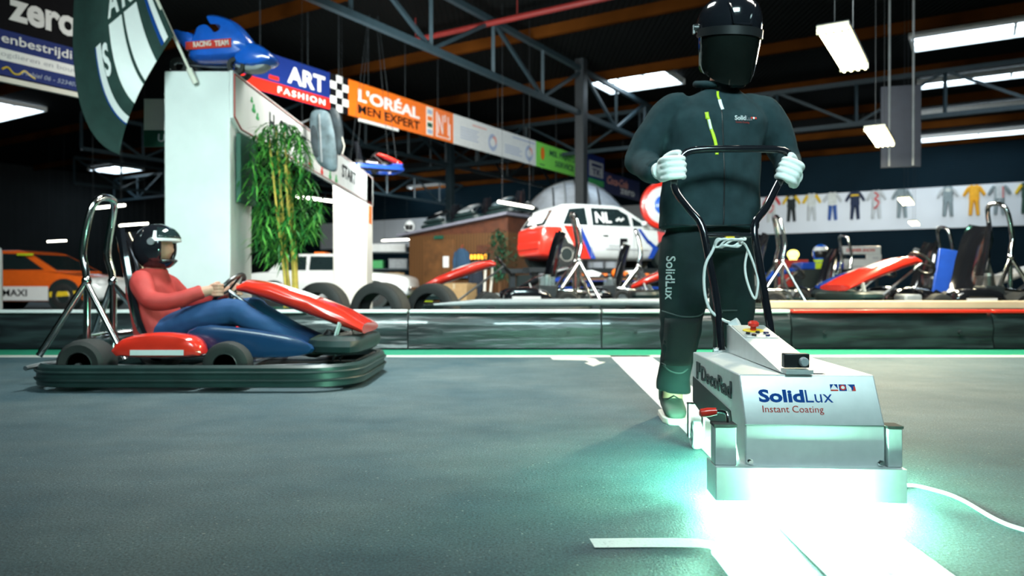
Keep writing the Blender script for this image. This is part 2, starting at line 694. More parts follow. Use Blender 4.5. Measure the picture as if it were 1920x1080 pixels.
for i, a in enumerate((-9.86, -18.8, -28, -38)):
    truss(G(a, (0.6, 13., 15., 20.)[i], 5.6), UV, (14, 11, 10, 8)[i], 2.4, 'trim_%d' % (3 + i), 'blue grey steel roof truss running away from the camera')
truss(G(-44, 25.5, 5.6), UR, 32, 2.4, 'trim_7', 'blue grey steel roof truss running across the hall')
for i, (a, b) in enumerate(((-9.86, 19.7), (-18.8, 25.3))):
    m = MB(); hb(m, a - .14, a + .14, b - .14, b + .14, 0, 7.2)
    hb(m, a - .22, a + .22, b - .22, b + .22, 0, .03)
    tag(m.build('trim_%d' % (8 + i), 'dark_steel' if i == 0 else 'steel_blue', bevel=.01), ['dark blue steel column standing behind the white hatchback', 'thin steel column behind the wooden hut'][i], 'column', kind='structure')

# roof lights: a bright pane in a white well
def skylight(n, c, la, lb, bars):
    t = bpy.data.objects.new('window_%d' % n, None)
    COL.objects.link(t)
    t.location = c
    t.rotation_euler = (0, 0, HROT)
    tag(t, 'bright roof light in the dark ceiling', 'roof light', 'roof lights in the ceiling', 'structure')
    m = MB(); m.box((0, 0, -.02), (la, lb, .03)); m.build('pane', 'sky_pane', t)
    m = MB()
    for s in (-1, 1):
        m.box((0, s * (lb / 2 + .04), -.09), (la + .16, .06, .16))
        m.box((s * (la / 2 + .04), 0, -.09), (.06, lb, .16))
    for k in range(1, bars + 1):
        m.box((-la / 2 + la * k / (bars + 1), 0, -.06), (.07, lb, .06))
    m.box((0, 0, -.06), (la, .06, .05))
    m.build('frame', 'white_paint', t)
    return t


for i, (x, y, la, lb, bars) in enumerate([(1835, 60, 0, 0, 0), (1840, 143, 0, 0, 0), (1835, 203, 0, 0, 0), (1815, 252, 0, 0, 0), (1192, 150, 2.5, 1.7, 2), (-10, 208, 4., 1.6, 2), (217, 316, 2.6, 1.6, 1), (812, 350, 3., 1.6, 1), (1125, 362, 4., 1.5, 1)]):
    c = px(x, y, 10)
    k = (7.22 - CH) / (c.z - CH)
    p = V((c.x * k, c.y * k, 7.28))
    if not la:
        la, lb, bars = ((4.6, 1.25, 1), (5.0, .75, 1), (4.6, .85, 1), (4.4, .9, 1))[i]
        p = p + UR * (.8, .8, .3, .4)[i]
    skylight(i + 1, p, la, lb, bars)

# red pipe under the roof
mb = MB(); mb.cyl(G(-12.2, 14.7, 6.75), G(-5.5, 14.7, 6.75), .07)
for a in (-12, -9, -6):
    mb.cyl(G(a, 14.7, 6.75), G(a, 14.7, 7.3), .012, n=6)
M('pipe_red', (.15, .012, .010), .5)
tag(mb.build('sprinkler_pipe', 'pipe_red'), 'red pipe slung under the dark roof above the sponsor boards', 'pipe')

# ------------------------------------------------------------------ track barrier
prof = [(0, 0), (-.05, .02), (-.035, .10), (-.045, .20), (-.02, .29), (.0, .325), (.06, .345), (.12, .345), (.14, .33), (.14, 0)]
BY = 6.86
segs = [-9.4, -7.2, -5.0, -2.9, -.95, .82, 2.55, 4.4, 6.4, 8.6]
where = ['far left end of the row', 'left of the moving kart', 'behind the back of the moving kart', 'behind the nose of the moving kart', 'in front of the standing tyres', 'left of the operator, white stripe on top', 'behind the legs of the operator, red stripe on top', 'right of the operator, red stripe on top', 'at the right edge of the picture']
for i in range(9):
    x0, x1 = segs[i] + .006, segs[i + 1] - .006
    t = thing('track_barrier', 'low glossy black kart barrier panel ' + where[i], 'barrier', ((x0 + x1) / 2, BY, 0), 0, 'black barrier panels along the track')
    m = MB()
    nst = 10
    rings = []
    for k in range(nst + 1):
        x = x0 + (x1 - x0) * k / nst
        rings.append([V((x, BY + y + .012 * math.sin(x * 2.1) * (z > .01), z)) for y, z in prof])
    m.loft(rings)
    m.build('panel', 'barrier_black', t, world=True)
    m = MB()
    m.box(((x0 + x1) / 2, BY + .005, .352), (x1 - x0 - .01, .10, .03))
    m.build('top_stripe', 'red' if i >= 6 else 'white_paint', t, world=True, bevel=.006)
    m = MB()
    for s in (x0 + .3, x1 - .3):
        m.cyl((s, BY - .055, .16), (s, BY - .03, .16), .018, n=10)
    m.build('bolt', 'dark_steel', t, world=True)

mb = MB(); mb.tube([(-.75, 7.14, .405), (-.3, 7.16, .425), (2.3, 7.16, .43)], [.01, .035, .035], 12)
tag(mb.build('rail', 'grey_paint'), 'grey round rail behind the barrier, tapering to a point by the tyres', 'rail')
mb = MB(); mb.box((5.6, 7.12, .405), (6.4, .14, .075))
t = tag(mb.build('beam', 'wood_light', bevel=.008), 'pale wooden beam lying behind the barrier at the right', 'beam')
mb = MB(); mb.box((-6.9, 7.3, .43), (2.6, .1, .05))
tag(mb.build('beam', 'white_paint', bevel=.008), 'white beam behind the barrier left of the moving kart', 'beam')
for nm, cx, cy, cz in (('rail', .8, 7.16, .39), ('beam', 5.6, 7.12, .367), ('beam', -6.9, 7.3, .405)):
    pass
for xs, y, zt, lab in (((-.2, .8, 2.1), 7.16, .395, 'short dark post carrying the grey rail'), ((2.6, 4.5, 6.6), 7.12, .3675, 'short dark post carrying the pale wooden beam'), ((-7.9, -6.0), 7.3, .405, 'short dark post carrying the white beam')):
    for x in xs:
        m = MB(); m.box((x, y, zt / 2), (.08, .08, zt))
        tag(m.build('post', 'dark_steel', bevel=.005), lab, 'post', lab + 's')
# ------------------------------------------------------------------ the curing machine
MX, MY, MR = .812, 2.0, -.052
mach = thing('floor_curing_machine', 'brushed steel floor curing machine with glowing underside on the white stripe', 'machine', (MX, MY, 0), MR)
M('steel_panel', (.66, .69, .69), .42, .35, var=.04, scale=30)
M('uv_glow', (.7, 1., .9), .5, emit=1300., ecol=(.38, 1., .68))
M('thin_red_ink', (.42, .05, .035), .7, var=.03, spec=.1)
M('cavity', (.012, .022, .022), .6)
M('label_plate', (.45, .47, .46), .4, .3)

HW = .184
# body: sheet metal housing (local x across, y back, z up)
m = MB()
outer = [(0, .106), (0, .222), (.07, .349), (.74, .351), (.74, .165), (.60, .150), (.10, .150), (.06, .106)]
rings = [[V((s * HW, y, z)) for y, z in outer] for s in (-1, 1)]
m.loft(rings)
m.build('body_housing', 'steel_panel', mach, bevel=.004)
# dark plate colouring in the shade of an opening low on the side
for s in (-1, 1):
    m = MB()
    pl = [(.735, .17), (.60, .155), (.17, .152), (.13, .178), (.16, .232), (.735, .262)]
    m.prism([(y, z) for y, z in pl], .002, fr((s * HW, 0, 0) if s > 0 else (s * HW - .002, 0, 0), (0, 1, 0), (0, 0, 1)))
    m.build('opening_shade', 'cavity', mach, label='dark plate standing in for a shaded opening low on the side')
# seam along the front fold
m = MB(); m.box((0, -.001, .222), (2 * HW + .002, .003, .003)); m.build('fold_seam', 'steel', mach)
# lower shroud: a box open below, four sheets
m = MB()
SX0, SX1, SY0, SY1, SZ0, SZ1 = -.268, .224, -.034, .080, .026, .114
cx, wx = (SX0 + SX1) / 2, SX1 - SX0
m.box((cx, SY0, (SZ0 + SZ1) / 2), (wx, .003, SZ1 - SZ0))
m.box((cx, SY1, (SZ0 + .05 + SZ1) / 2), (wx, .003, SZ1 - SZ0 - .05))
for x in (SX0, SX1):
    m.box((x, (SY0 + SY1) / 2, (SZ0 + SZ1) / 2), (.003, SY1 - SY0, SZ1 - SZ0))
m.box((cx, (SY0 + SY1) / 2, SZ1 - .0015), (wx, SY1 - SY0, .003))
m.build('lamp_shroud', 'steel_panel', mach)
# added point light imitating lamp spill under the open rear half
pl_ = bpy.data.lights.new('uv_fill', 'POINT'); pl_.energy = 95; pl_.color = (.25, 1., .58); pl_.shadow_soft_size = .06
po_ = bpy.data.objects.new('uv_fill', pl_); COL.objects.link(po_); po_.parent = mach; po_.location = (0, .24, .125)
# front tube added to whiten the panel; two longer tubes leak under the shroud
for ly, lz, la_, lb_ in ((-.062, .040, -.075, .045), (.02, .020, -.235, .195), (.055, .030, -.235, .195)):
    m = MB(); m.cyl((la_, ly, lz), (lb_, ly, lz), .011, n=14); m.build('glow_tube', 'uv_glow', mach, label='glowing ultraviolet tube at the shroud, front one added for glare')
# brackets with rubber caps
for x0, x1, nm in ((-.268, -.210, -1), (.180 + .006, .224, 1)):
    m = MB(); m.box(((x0 + x1) / 2, .012, .166), (x1 - x0, .05, .104)); b = m.build('side_bracket', 'brushed', mach, bevel=.003)
    m = MB(); m.box(((x0 + x1) / 2, .012, .2205), (x1 - x0 + .003, .054, .007)); m.build('rubber_cap', 'rubber', b)
for x in (-.172, .172):
    m = MB(); m.cyl((x, .002, .122), (x, -.012, .122), .006, n=10); m.cyl((x, .001, .122), (x, -.004, .122), .010, n=6)
    m.build('bolt', 'chrome', mach)
# crank with red grip
m = MB(); m.tube([(-.225, .02, .222), (-.226, .03, .246), (-.245, .045, .250), (-.262, .05, .246)], .005, 10, sub=3); ck = m.build('crank_handle', 'chrome', mach)
m = MB(); m.tube([(-.25, .048, .249), (-.272, .05, .246), (-.292, .052, .243), (-.296, .052, .243)], [.010, .013, .012, .006], 14); m.build('grip', 'red', ck, label='red grip')
# control wedge
m = MB()
wd = [(.085, .352), (.10, .352), (.74, .352), (.74, .450), (.70, .452)]
rings = [[V((x, y, z)) for y, z in wd] for x in (-.062, .062)]
m.loft(rings)
wedge = m.build('control_box', 'steel_panel', mach, bevel=.003)
# slope frame of the wedge top
a0, a1 = V((0, .085, .352)), V((0, .70, .452))
sl = (a1 - a0).normalized()
nz_ = V((1, 0, 0)).cross(sl)
WF = fr(a0, (1, 0, 0), sl)


def onw(x, t, h=0.):
    return WF @ V((x, t, h))


m = MB(); m.prism([(-.056, .42), (.056, .42), (.056, .61), (-.056, .61)], .002, WF); pl = m.build('control_panel', 'label_plate', wedge)
m = MB(); m.prism([(.036 * math.cos(a * PI / 14) - .002, .525 + .030 * math.sin(a * PI / 14)) for a in range(28)], .004, WF); m.build('warning_disc', 'yellow', wedge, label='yellow disc around the emergency button')
m = MB(); m.lathe([(0, 0), (.010, 0), (.010, .014), (.018, .016), (.019, .026), (.013, .032), (0, .032)], WF @ Matrix.Translation((-.002, .528, .003)), 18); m.build('emergency_button', 'red', wedge)
for x, t_, s_ in ((-.034, .472, .007), (.004, .492, .007), (.030, .484, .009), (-.02, .448, .008), (.026, .448, .007)):
    m = MB(); m.cyl(onw(x, t_, .002), onw(x, t_, .008), s_, n=12); m.build('push_button', 'black_plastic' if x < .02 else 'navy', wedge)
for x, t_ in ((-.034, .440), (0., .437), (.03, .43)):
    m = MB(); m.prism([(x - .012, t_ - .007), (x + .012, t_ - .007), (x + .012, t_), (x - .012, t_)], .0025, WF); m.build('button_label', 'white_ink', wedge)
# sensor block with round knob
m = MB(); m.box((-.020, .098, .386), (.070, .028, .040)); blk = m.build('switch_block', 'black_plastic', mach, bevel=.003)
m = MB(); m.box((-.020, .084, .357), (.074, .05, .012)); m.build('block_foot', 'brushed', blk)
m = MB(); m.lathe([(0, 0), (.0125, 0), (.0135, .004), (.0125, .014), (.010, .017), (0, .017)], fr((-.004, .084, .384), (1, 0, 0), (0, 0, 1)), 20); m.build('round_knob', 'grey_paint', blk)
# writing on the sloped front
PF = fr((-HW, .0, .222), (1, 0, 0), (0, .07, .127))


def pt(x, y, w_, h_, s, mat, bold=0., **k):
    q = PF @ Matrix.Translation((x, y, .0))
    return text(s, q, w_, h_, mat, mach, bold=bold, ex=.0012, world=False, **k)


pt(.046, .0635, .122, .0375, 'Solid', 'blue_ink', .035, label='blue lettering SolidLux, bold part')
pt(.172, .0640, .072, .0360, 'Lux', 'blue_ink', -.004, label='blue lettering SolidLux, thin part')
pt(.052, .0290, .162, .0250, 'Instant Coating', 'thin_red_ink', -.002, label='thin red lettering Instant Coating')
for k in range(3):
    x = .243 + k * .0235
    m = MB(); m.prism([(x, .098), (x + .020, .098), (x + .020, .117), (x, .117)], .0008, PF)
    ic = m.build('logo_square', ['white_ink', 'blue_ink', 'blue_ink'][k], mach)
    def pr(poly, mat, h=.0014):
        q = MB(); q.prism([(x + u * .02, .098 + v * .019) for u, v in poly], h, PF); q.build('logo_mark', mat, ic)
    if k == 0:
        pr([(0, 1), (0, .25), (.48, 1)], 'blue_ink'); pr([(1, 1), (.52, 1), (1, .25)], 'blue_ink'); pr([(0, .18), (0, 0), (1, 0), (1, .18)], 'red_ink')
    elif k == 1:
        pr([(.5 + .42 * math.cos(a), .5 + .42 * math.sin(a)) for a in [i * PI / 10 for i in range(20)]], 'red_ink'); pr([(.5 + .24 * math.cos(a), .5 + .24 * math.sin(a)) for a in [i * PI / 10 for i in range(20)]], 'white_ink', .002)
    else:
        pr([(0, 0), (0, 1), (.45, .45), (.45, 0)], 'white_ink'); pr([(.5, 0), (1, 0), (1, .6), (.75, .75), (.75, .3)], 'red_ink')
# relief lettering on the left flank, read from the left: runs front to back reversed so it reads left to right
SF = fr((-HW - .0005, .58, .268), (0, -1, 0), (0, 0, 1))
text('DecoRad', SF @ Matrix.Translation((.0, .0, 0)), .43, .050, 'dark_steel', mach, bold=.02, ex=.003, world=False, label='dark relief lettering on the side of the housing')
m = MB(); m.prism([(0, 0), (.028, .0), (.03, .028), (.06, .028), (.06, .060), (.0, .060)], .003, SF @ Matrix.Translation((-.085, -.004, 0))); m.build('side_emblem', 'dark_steel', mach)
# wheels at the back
for x in (-.178, .178):
    m = MB(); m.lathe([(.020, -.016), (.042, -.018), (.050, -.012), (.052, 0), (.050, .012), (.042, .018), (.020, .016)], fr((x, .71, .052), (0, 1, 0), (0, 0, 1)), 24)
    whl = m.build('wheel', 'white_paint', mach)
    m = MB(); m.cyl((x - .02, .71, .052), (x + .02, .71, .052), .021, n=14); m.build('hub', 'steel', whl)
    m = MB(); m.box((x - .026, .715, .105), (.006, .035, .125)); m.box((x + .026, .715, .105), (.006, .035, .125)); m.box((x, .715, .163), (.06, .045, .006))
    m.cyl((x - .03, .71, .052), (x + .03, .71, .052), .006, n=8)
    m.build('wheel_fork', 'black_plastic', mach)
# handle frame (built where it stands)
pts = [px(1353, 657, 2.745), px(1343, 560, 2.78), px(1330, 490, 2.80), px(1316, 424, 2.83), px(1292, 392, 2.86), px(1269, 361, 2.90), px(1264, 338, 2.925), px(1266, 314, 2.94), px(1280, 291, 2.95), px(1306, 281, 2.95), px(1385, 279, 2.95), px(1455, 280, 2.95), px(1477, 287, 2.95), px(1482, 303, 2.94), px(1470, 325, 2.93), px(1456, 350, 2.91), px(1436, 390, 2.87), px(1414, 424, 2.83), px(1423, 490, 2.80), px(1435, 560, 2.78), px(1447, 632, 2.75)]
m = MB(); m.tube(pts, .0145, 14, sub=3); hf = m.build('handle_frame', 'black_gloss', mach, world=True)
m = MB(); m.cyl(px(1322, 441, 2.82), px(1413, 441, 2.82), .010, n=12); m.build('cross_bar', 'black_gloss', mach, world=True)
for q in (px(1353, 650, 2.748), px(1446, 628, 2.752)):
    m = MB(); m.cyl(q + V((-.03, 0, -.012)), q + V((.03, 0, -.012)), .009, n=10); m.cyl(q + V((0, -.01, -.012)), q + V((0, .02, -.012)), .017, n=10); m.box(q + V((0, .012, -.055)), (.03, .012, .10))
    m.build('handle_clamp', 'chrome', mach, world=True)
M('cable_white', (.66, .68, .66), .45, var=.04)
# cable coil hung on the cross bar and the lead down to the control box
m = MB()
c0 = px(1366, 456, 2.80)
for k in range(4):
    pp = []
    for i in range(12):
        a = 2 * PI * i / 12
        pp.append(c0 + V((.046 * math.cos(a) * (1 + .12 * math.sin(k * 2)) + .006 * k - .008, -.012 - .006 * k + .01 * math.sin(a * 2 + k), .016 * math.sin(a + .4 * k) + .006 * math.sin(3 * a + k))))
    m.tube(pp, .0042, 8, closed=True, sub=2)
m.tube([c0 + V((-.05, 0, .0)), px(1336, 470, 2.79), px(1322, 500, 2.79), px(1321, 545, 2.78), px(1331, 580, 2.77), px(1352, 598, 2.76), px(1372, 606, 2.74)], .0055, 8, sub=4)
m.tube([c0 + V((.05, 0, .0)), px(1398, 460, 2.81), px(1412, 492, 2.81), px(1421, 522, 2.79), px(1420, 545, 2.78), px(1416, 560, 2.78), px(1408, 548, 2.80), px(1399, 520, 2.81), px(1397, 495, 2.82), px(1402, 470, 2.82)], .0045, 8, sub=3)
cc = tag(m.build('electric_cable', 'cable_white'), 'white cable looped over the crossbar of the machine handle', 'cable')
m = MB(); m.box(px(1368, 446, 2.80), (.032, .018, .010)); m.build('cable_tie', 'yellow', cc, world=False, label='yellow tie around the cable')
m = MB(); m.cyl(px(1370, 612, 2.745), px(1385, 605, 2.73), .017, .020, n=14); m.build('plug', 'white_paint', cc, label='white plug at the control box')
# cord on the floor to the right
m = MB()
cp = [mach.matrix_basis @ V((.20, .09, .012)), fl(1700, 910, .006), fl(1760, 921, .006), fl(1805, 938, .006), fl(1860, 970, .006), fl(1905, 989, .006), fl(1960, 1000, .006), fl(2060, 1003, .006)]
m.tube(cp, .0055, 10, sub=6)
tag(m.build('power_cord', 'cable_white'), 'white power cord lying on the asphalt to the right of the machine', 'cord')

# ------------------------------------------------------------------ the operator
PX, PY = .885, 3.25
per = thing('person', 'person in dark fleece jacket, work trousers, white gloves and black face shield pushing the machine', 'person', (PX, PY, 0))
A_EL, A_WR = V((-.325, .015, 1.125)), V((-.285, -.215, 1.068))      # arm at the left of the picture
B_EL, B_WR = V((.310, .015, 1.135)), V((.235, -.205, 1.055))
GA, GB = px(1267, 316, 2.935) - V((PX, PY, 0)), px(1473, 320, 2.93) - V((PX, PY, 0))
A_WR = GA + V((-.055, .085, .004))
B_WR = GB + V((.045, .085, .004))
# body under the clothes: one continuous figure
m = MB()
m.ellips([(0, .02, .86, .16, .11), (0, .02, .95, .15, .10), (0, .01, 1.15, .17, .11), (0, .01, 1.32, .19, .11), (0, .01, 1.40, .13, .08)], 20)
m.tube([(.02, .01, 1.38), (.03, -.01, 1.48), (.035, -.03, 1.55)], [.062, .058, .06], 14)
hc = V((.038, -.045, 1.625))
hr = Matrix.Rotation(R(14), 3, 'X') @ Matrix.Identity(3)
m.ell(hc, (.078, .098, .115), 20, 14, hr)
m.ell(hc + V((0, -.045, -.065)), (.055, .055, .055), 14, 10)
m.ell(hc + V((0, -.10, -.018)), (.014, .022, .026), 10, 8)
for s in (-1, 1):
    m.ell(hc + V((s * .079, .012, -.01)), (.012, .022, .034), 10, 8)
    m.ell(hc + V((s * .032, -.088, .012)), (.016, .010, .010), 10, 8)
m.ell(hc + V((0, -.095, -.065)), (.024, .010, .008), 10, 8)
m.tube([(-.15, .01, 1.36), (-.24, .015, 1.30), A_EL, A_WR], [.06, .055, .042, .030], 12, sub=2)
m.tube([(.15, .01, 1.36), (.24, .015, 1.30), B_EL, B_WR], [.06, .055, .042, .030], 12, sub=2)
m.tube([(-.09, .02, .90), (-.135, .015, .66), (-.145, .02, .46), (-.172, .06, .12), (-.175, .04, .06)], [.095, .085, .06, .045, .05], 14, sub=2)
m.tube([(.085, .05, .90), (.105, .12, .66), (.115, .15, .46), (.12, .20, .12), (.12, .18, .06)], [.095, .085, .06, .045, .05], 14, sub=2)
body = link(remesh(m, .011, 4), 'body', 'skin', per)


def folds(amp, fx, fy, fz, seed):
    def f(p):
        q = V((p.x * fx + seed, p.y * fy, p.z * fz))
        return amp * (noise.noise(q) + .5 * noise.noise(q * 2.1))
    return f


# jacket
m = MB()
m.ellips([(-.035, .01, .840, .212, .150), (-.035, .01, .855, .214, .152), (-.030, .005, .95, .214, .150), (-.022, .0, 1.08, .207, .146), (-.010, .0, 1.20, .210, .144), (-.004, .005, 1.30, .222, .140), (-.002, .01, 1.36, .205, .124), (.004, .01, 1.405, .150, .100), (.012, .005, 1.44, .09, .08)], 28, 2.3)
m.tube([(-.12, .01, 1.365), (-.205, .015, 1.335), (-.262, .02, 1.26), A_EL + V((0, 0, .02)), A_EL + V((.008, -.05, -.012)), A_WR + V((-.012, .03, 0)), A_WR], [.075, .078, .078, .070, .064, .052, .050], 16, sub=3)
m.tube([(.12, .01, 1.365), (.205, .015, 1.345), (.255, .02, 1.27), B_EL + V((0, 0, .02)), B_EL + V((-.008, -.05, -.012)), B_WR + V((.012, .03, 0)), B_WR], [.075, .078, .076, .068, .062, .052, .050], 16, sub=3)
# stand-up collar
m.tube([(.012, .02, 1.40), (.014, .015, 1.445), (.018, .005, 1.485)], [.095, .083, .086], 20)
jm = remesh(m, .0085, 5, .5, folds(.013, 8, 5, 6.5, 3.1))
jk = link(jm, 'fleece_jacket', 'jacket', per)
bv = BVHTree.FromPolygons([v.co.copy() for v in jm.vertices], [tuple(p.vertices) for p in jm.polygons])


def wrapper(bvh, off, dirv=V((0, 1, 0))):
    def f(p):
        h = bvh.ray_cast(V((p.x, -2, p.z)), dirv)
        d = (p.y) * 0
        if h[0] is None:
            return p
        return V((p.x, h[0].y - off - max(0., -p.y) * 0, p.z))
    return f


def ppx(x, y, Y=3.10):
    q = px(x, y, Y)
    return V((q.x - PX, 0, q.z))


def cloth_line(pts, wdt, mat, name, par, bvh, off=.002, label=None):
    """narrow ribbon lying on the cloth"""
    P, _ = smooth([V(p) for p in pts], [0] * len(pts), 5)
    m_ = MB()
    vs, fs = [], []
    for i, p in enumerate(P):
        t = (P[min(i + 1, len(P) - 1)] - P[max(i - 1, 0)]).normalized()
        s_ = V((t.z, 0, -t.x)) * wdt / 2
        for q in (p - s_, p, p + s_):
            h = bvh.ray_cast(V((q.x, -2, q.z)), V((0, 1, 0)))
            vs.append(V((q.x, (h[0].y if h[0] else -.1) - off, q.z)))
    for i in range(len(P) - 1):
        for k in range(2):
            a = i * 3 + k
            fs.append((a, a + 1, a + 4, a + 3))
    m_.add(vs, fs)
    o = m_.build(name, mat, par, label=label)
    so = o.modifiers.new('thick', 'SOLIDIFY'); so.thickness = .002
    return o


YJ = 3.11
cloth_line([ppx(1352, 168, YJ), ppx(1355, 240, YJ), ppx(1357, 300, YJ), ppx(1358, 380, YJ), ppx(1356, 425, YJ)], .006, 'black_plastic', 'front_zip', jk, bv)
cloth_line([ppx(1352, 165, YJ), ppx(1351, 176, YJ), ppx(1353, 182, YJ)], .010, 'lime', 'zip_tape', jk, bv, .003)
cloth_line([ppx(1353, 183, YJ), ppx(1354, 195, YJ), ppx(1356, 204, YJ)], .013, 'white_ink', 'zip_pull', jk, bv, .004)
cloth_line([ppx(1328, 220, YJ), ppx(1333, 240, YJ), ppx(1339, 258, YJ), ppx(1343, 275, YJ), ppx(1344, 290, YJ)], .013, 'lime', 'pocket_zip', jk, bv, .003)
cloth_line([ppx(1326, 209, YJ), ppx(1327, 222, YJ)], .015, 'lime', 'zip_tag', jk, bv, .004)
cloth_line([ppx(1329, 224, YJ), ppx(1333, 242, YJ)], .010, 'white_ink', 'zip_pull', jk, bv, .006)
cloth_line([ppx(1250, 417, YJ), ppx(1300, 422, YJ), ppx(1350, 423, YJ), ppx(1415, 420, YJ)], .003, 'black_plastic', 'hem_seam', jk, bv, .001)
q = ppx(1378, 225, YJ); text('Solid', fr(q, (1, 0, 0), (0, 0, 1)), .046, .020, 'white_ink', jk, bold=.03, world=False, wrap=wrapper(bv, .003), label='white and red chest lettering')
q = ppx(1400, 225, YJ); text('Lux', fr(q, (1, 0, 0), (0, 0, 1)), .027, .018, 'grey_ink', jk, world=False, wrap=wrapper(bv, .003))
q = ppx(1380, 231.5, YJ); text('Instant Coating', fr(q, (1, 0, 0), (0, 0, 1)), .058, .010, 'red_ink', jk, world=False, wrap=wrapper(bv, .003))
q = ppx(1410, 220, YJ)
for k in range(3):
    cloth_line([q + V((.009 * k, 0, 0)), q + V((.009 * k + .007, 0, 0))], .008, ['red_ink', 'white_ink', 'red_ink'][k], 'chest_badge', jk, bv, .003)
# collar flap edge
m = MB(); m.tube([V((.016 + .098 * math.sin(a), .002 - .098 * math.cos(a), 1.470 - .026 * math.cos(a))) for a in [i * 2 * PI / 22 + .25 for i in range(21)]], .015, 10); m.build('collar', 'jacket', jk)
# cuffs
for c_, w_ in ((A_WR, GA), (B_WR, GB)):
    d_ = (c_ - (A_EL if c_ is A_WR else B_EL)).normalized()
    m = MB(); m.tube([c_ - d_ * .02, c_ + d_ * .012], [.050, .047], 18); m.build('cuff', 'jacket', jk)

# trousers
m = MB()
m.ellips([(-.025, .015, .875, .185, .125), (-.025, .02, .80, .190, .130), (-.025, .03, .74, .185, .125)], 24, 2.2)
m.tube([(-.115, .01, .80), (-.132, .005, .66), (-.140, -.002, .52), (-.146, -.006, .45), (-.160, .01, .30), (-.172, .045, .19), (-.176, .05, .125)], [.112, .108, .100, .092, .076, .070, .078], 20, sub=3)
m.tube([(.07, .04, .80), (.095, .09, .66), (.11, .13, .52), (.115, .15, .45), (.12, .19, .30), (.12, .21, .19), (.12, .22, .12)], [.108, .104, .098, .092, .078, .072, .076], 20, sub=3)
tm = remesh(m, .009, 5, .5, folds(.010, 8, 5, 9, 8.2))
tr = link(tm, 'work_trousers', 'trouser', per)
bt = BVHTree.FromPolygons([v.co.copy() for v in tm.vertices], [tuple(p.vertices) for p in tm.polygons])
YT = 3.16
M('seam', (.05, .07, .07), .8)
M('knee_pad', (.006, .010, .011), .9, bump=.3, bscale=300)
cloth_line([ppx(1246, 584, YT), ppx(1275, 593, YT), ppx(1310, 593, YT), ppx(1328, 585, YT)], .006, 'seam', 'knee_seam', tr, bt)
cloth_line([ppx(1246, 683, YT), ppx(1262, 699, YT), ppx(1282, 702, YT), ppx(1296, 694, YT)], .005, 'seam', 'shin_seam', tr, bt)
cloth_line([ppx(1347, 585, YT), ppx(1400, 584, YT)], .006, 'seam', 'knee_seam', tr, bt)
m = MB()
rows = []
for i in range(9):
    z = .455 - .205 * i / 8
    row = []
    xc = ppx(1284 - 10 * (i / 8), 600, YT).x
    hw = .078 - .018 * i / 8
    for k in range(9):
        x = xc - hw + 2 * hw * k / 8
        h = bt.ray_cast(V((x, -2, z)), V((0, 1, 0)))
        row.append(V((x, (h[0].y if h[0] else 0) - .004, z)))
    rows.append(row)
m.add([p for r_ in rows for p in r_], [(i * 9 + k, i * 9 + k + 1, (i + 1) * 9 + k + 1, (i + 1) * 9 + k) for i in range(8) for k in range(8)])
kp = m.build('knee_pad', 'knee_pad', tr); so = kp.modifiers.new('t', 'SOLIDIFY'); so.thickness = .006
# vertical white lettering down the thigh
q = ppx(1252, 480, YT)
TF = fr(q, (-.02, 0, -1), (1, 0, -.02))
text('SolidLux', TF, .185, .034, 'white_ink', tr, bold=.012, world=False, wrap=wrapper(bt, .004), label='white lettering running down the thigh')

# boots
for bx, by, yaw in ((-.178, .0, -.05), (.12, .17, .1)):
    rz = Matrix.Translation((bx, by, 0)) @ Matrix.Rotation(yaw, 4, 'Z')
    m = MB()
    st = []
    for y, w0, h0 in ((-.075, .026, .050), (-.060, .042, .068), (-.02, .050, .085), (.04, .050, .115), (.09, .046, .14), (.14, .044, .14), (.168, .032, .12)):
        ring = []
        for k in range(16):
            a = 2 * PI * k / 16
            ring.append(rz @ V((w0 * math.copysign(abs(math.cos(a)) ** .8, math.cos(a)), y, .022 + (h0 - .022) * (.5 + .5 * math.sin(a)))))
        st.append(ring)
    m.loft(st)
    m.tube([rz @ V((0, .11, .08)), rz @ V((0, .105, .15)), rz @ V((0, .10, .20))], [.052, .055, .058], 16)
    M('boot_leather', (.055, .075, .062), .65) if 'boot_leather' not in MATS else None
    bo = link(remesh(m, .007, 3), 'boot', 'boot_leather', per)
    m = MB()
    m.loft([[rz @ V((x, y, z)) for x, y in [(.0, -.086), (.036, -.072), (.054, -.02), (.052, .06), (.048, .16), (.03, .178), (-.03, .178), (-.048, .16), (-.052, .06), (-.054, -.02), (-.036, -.072)]] for z in (0., .028)])
    m.build('sole', 'cream', bo, bevel=.005)
    m = MB()
    for k in range(4):
        y = .015 + .02 * k
        z = .105 + .016 * k
        m.tube([rz @ V((-.03, y, z - .012)), rz @ V((0, y - .006, z + .008)), rz @ V((.03, y, z - .012))], .0035, 6)
    m.build('lace', 'black_plastic', bo)

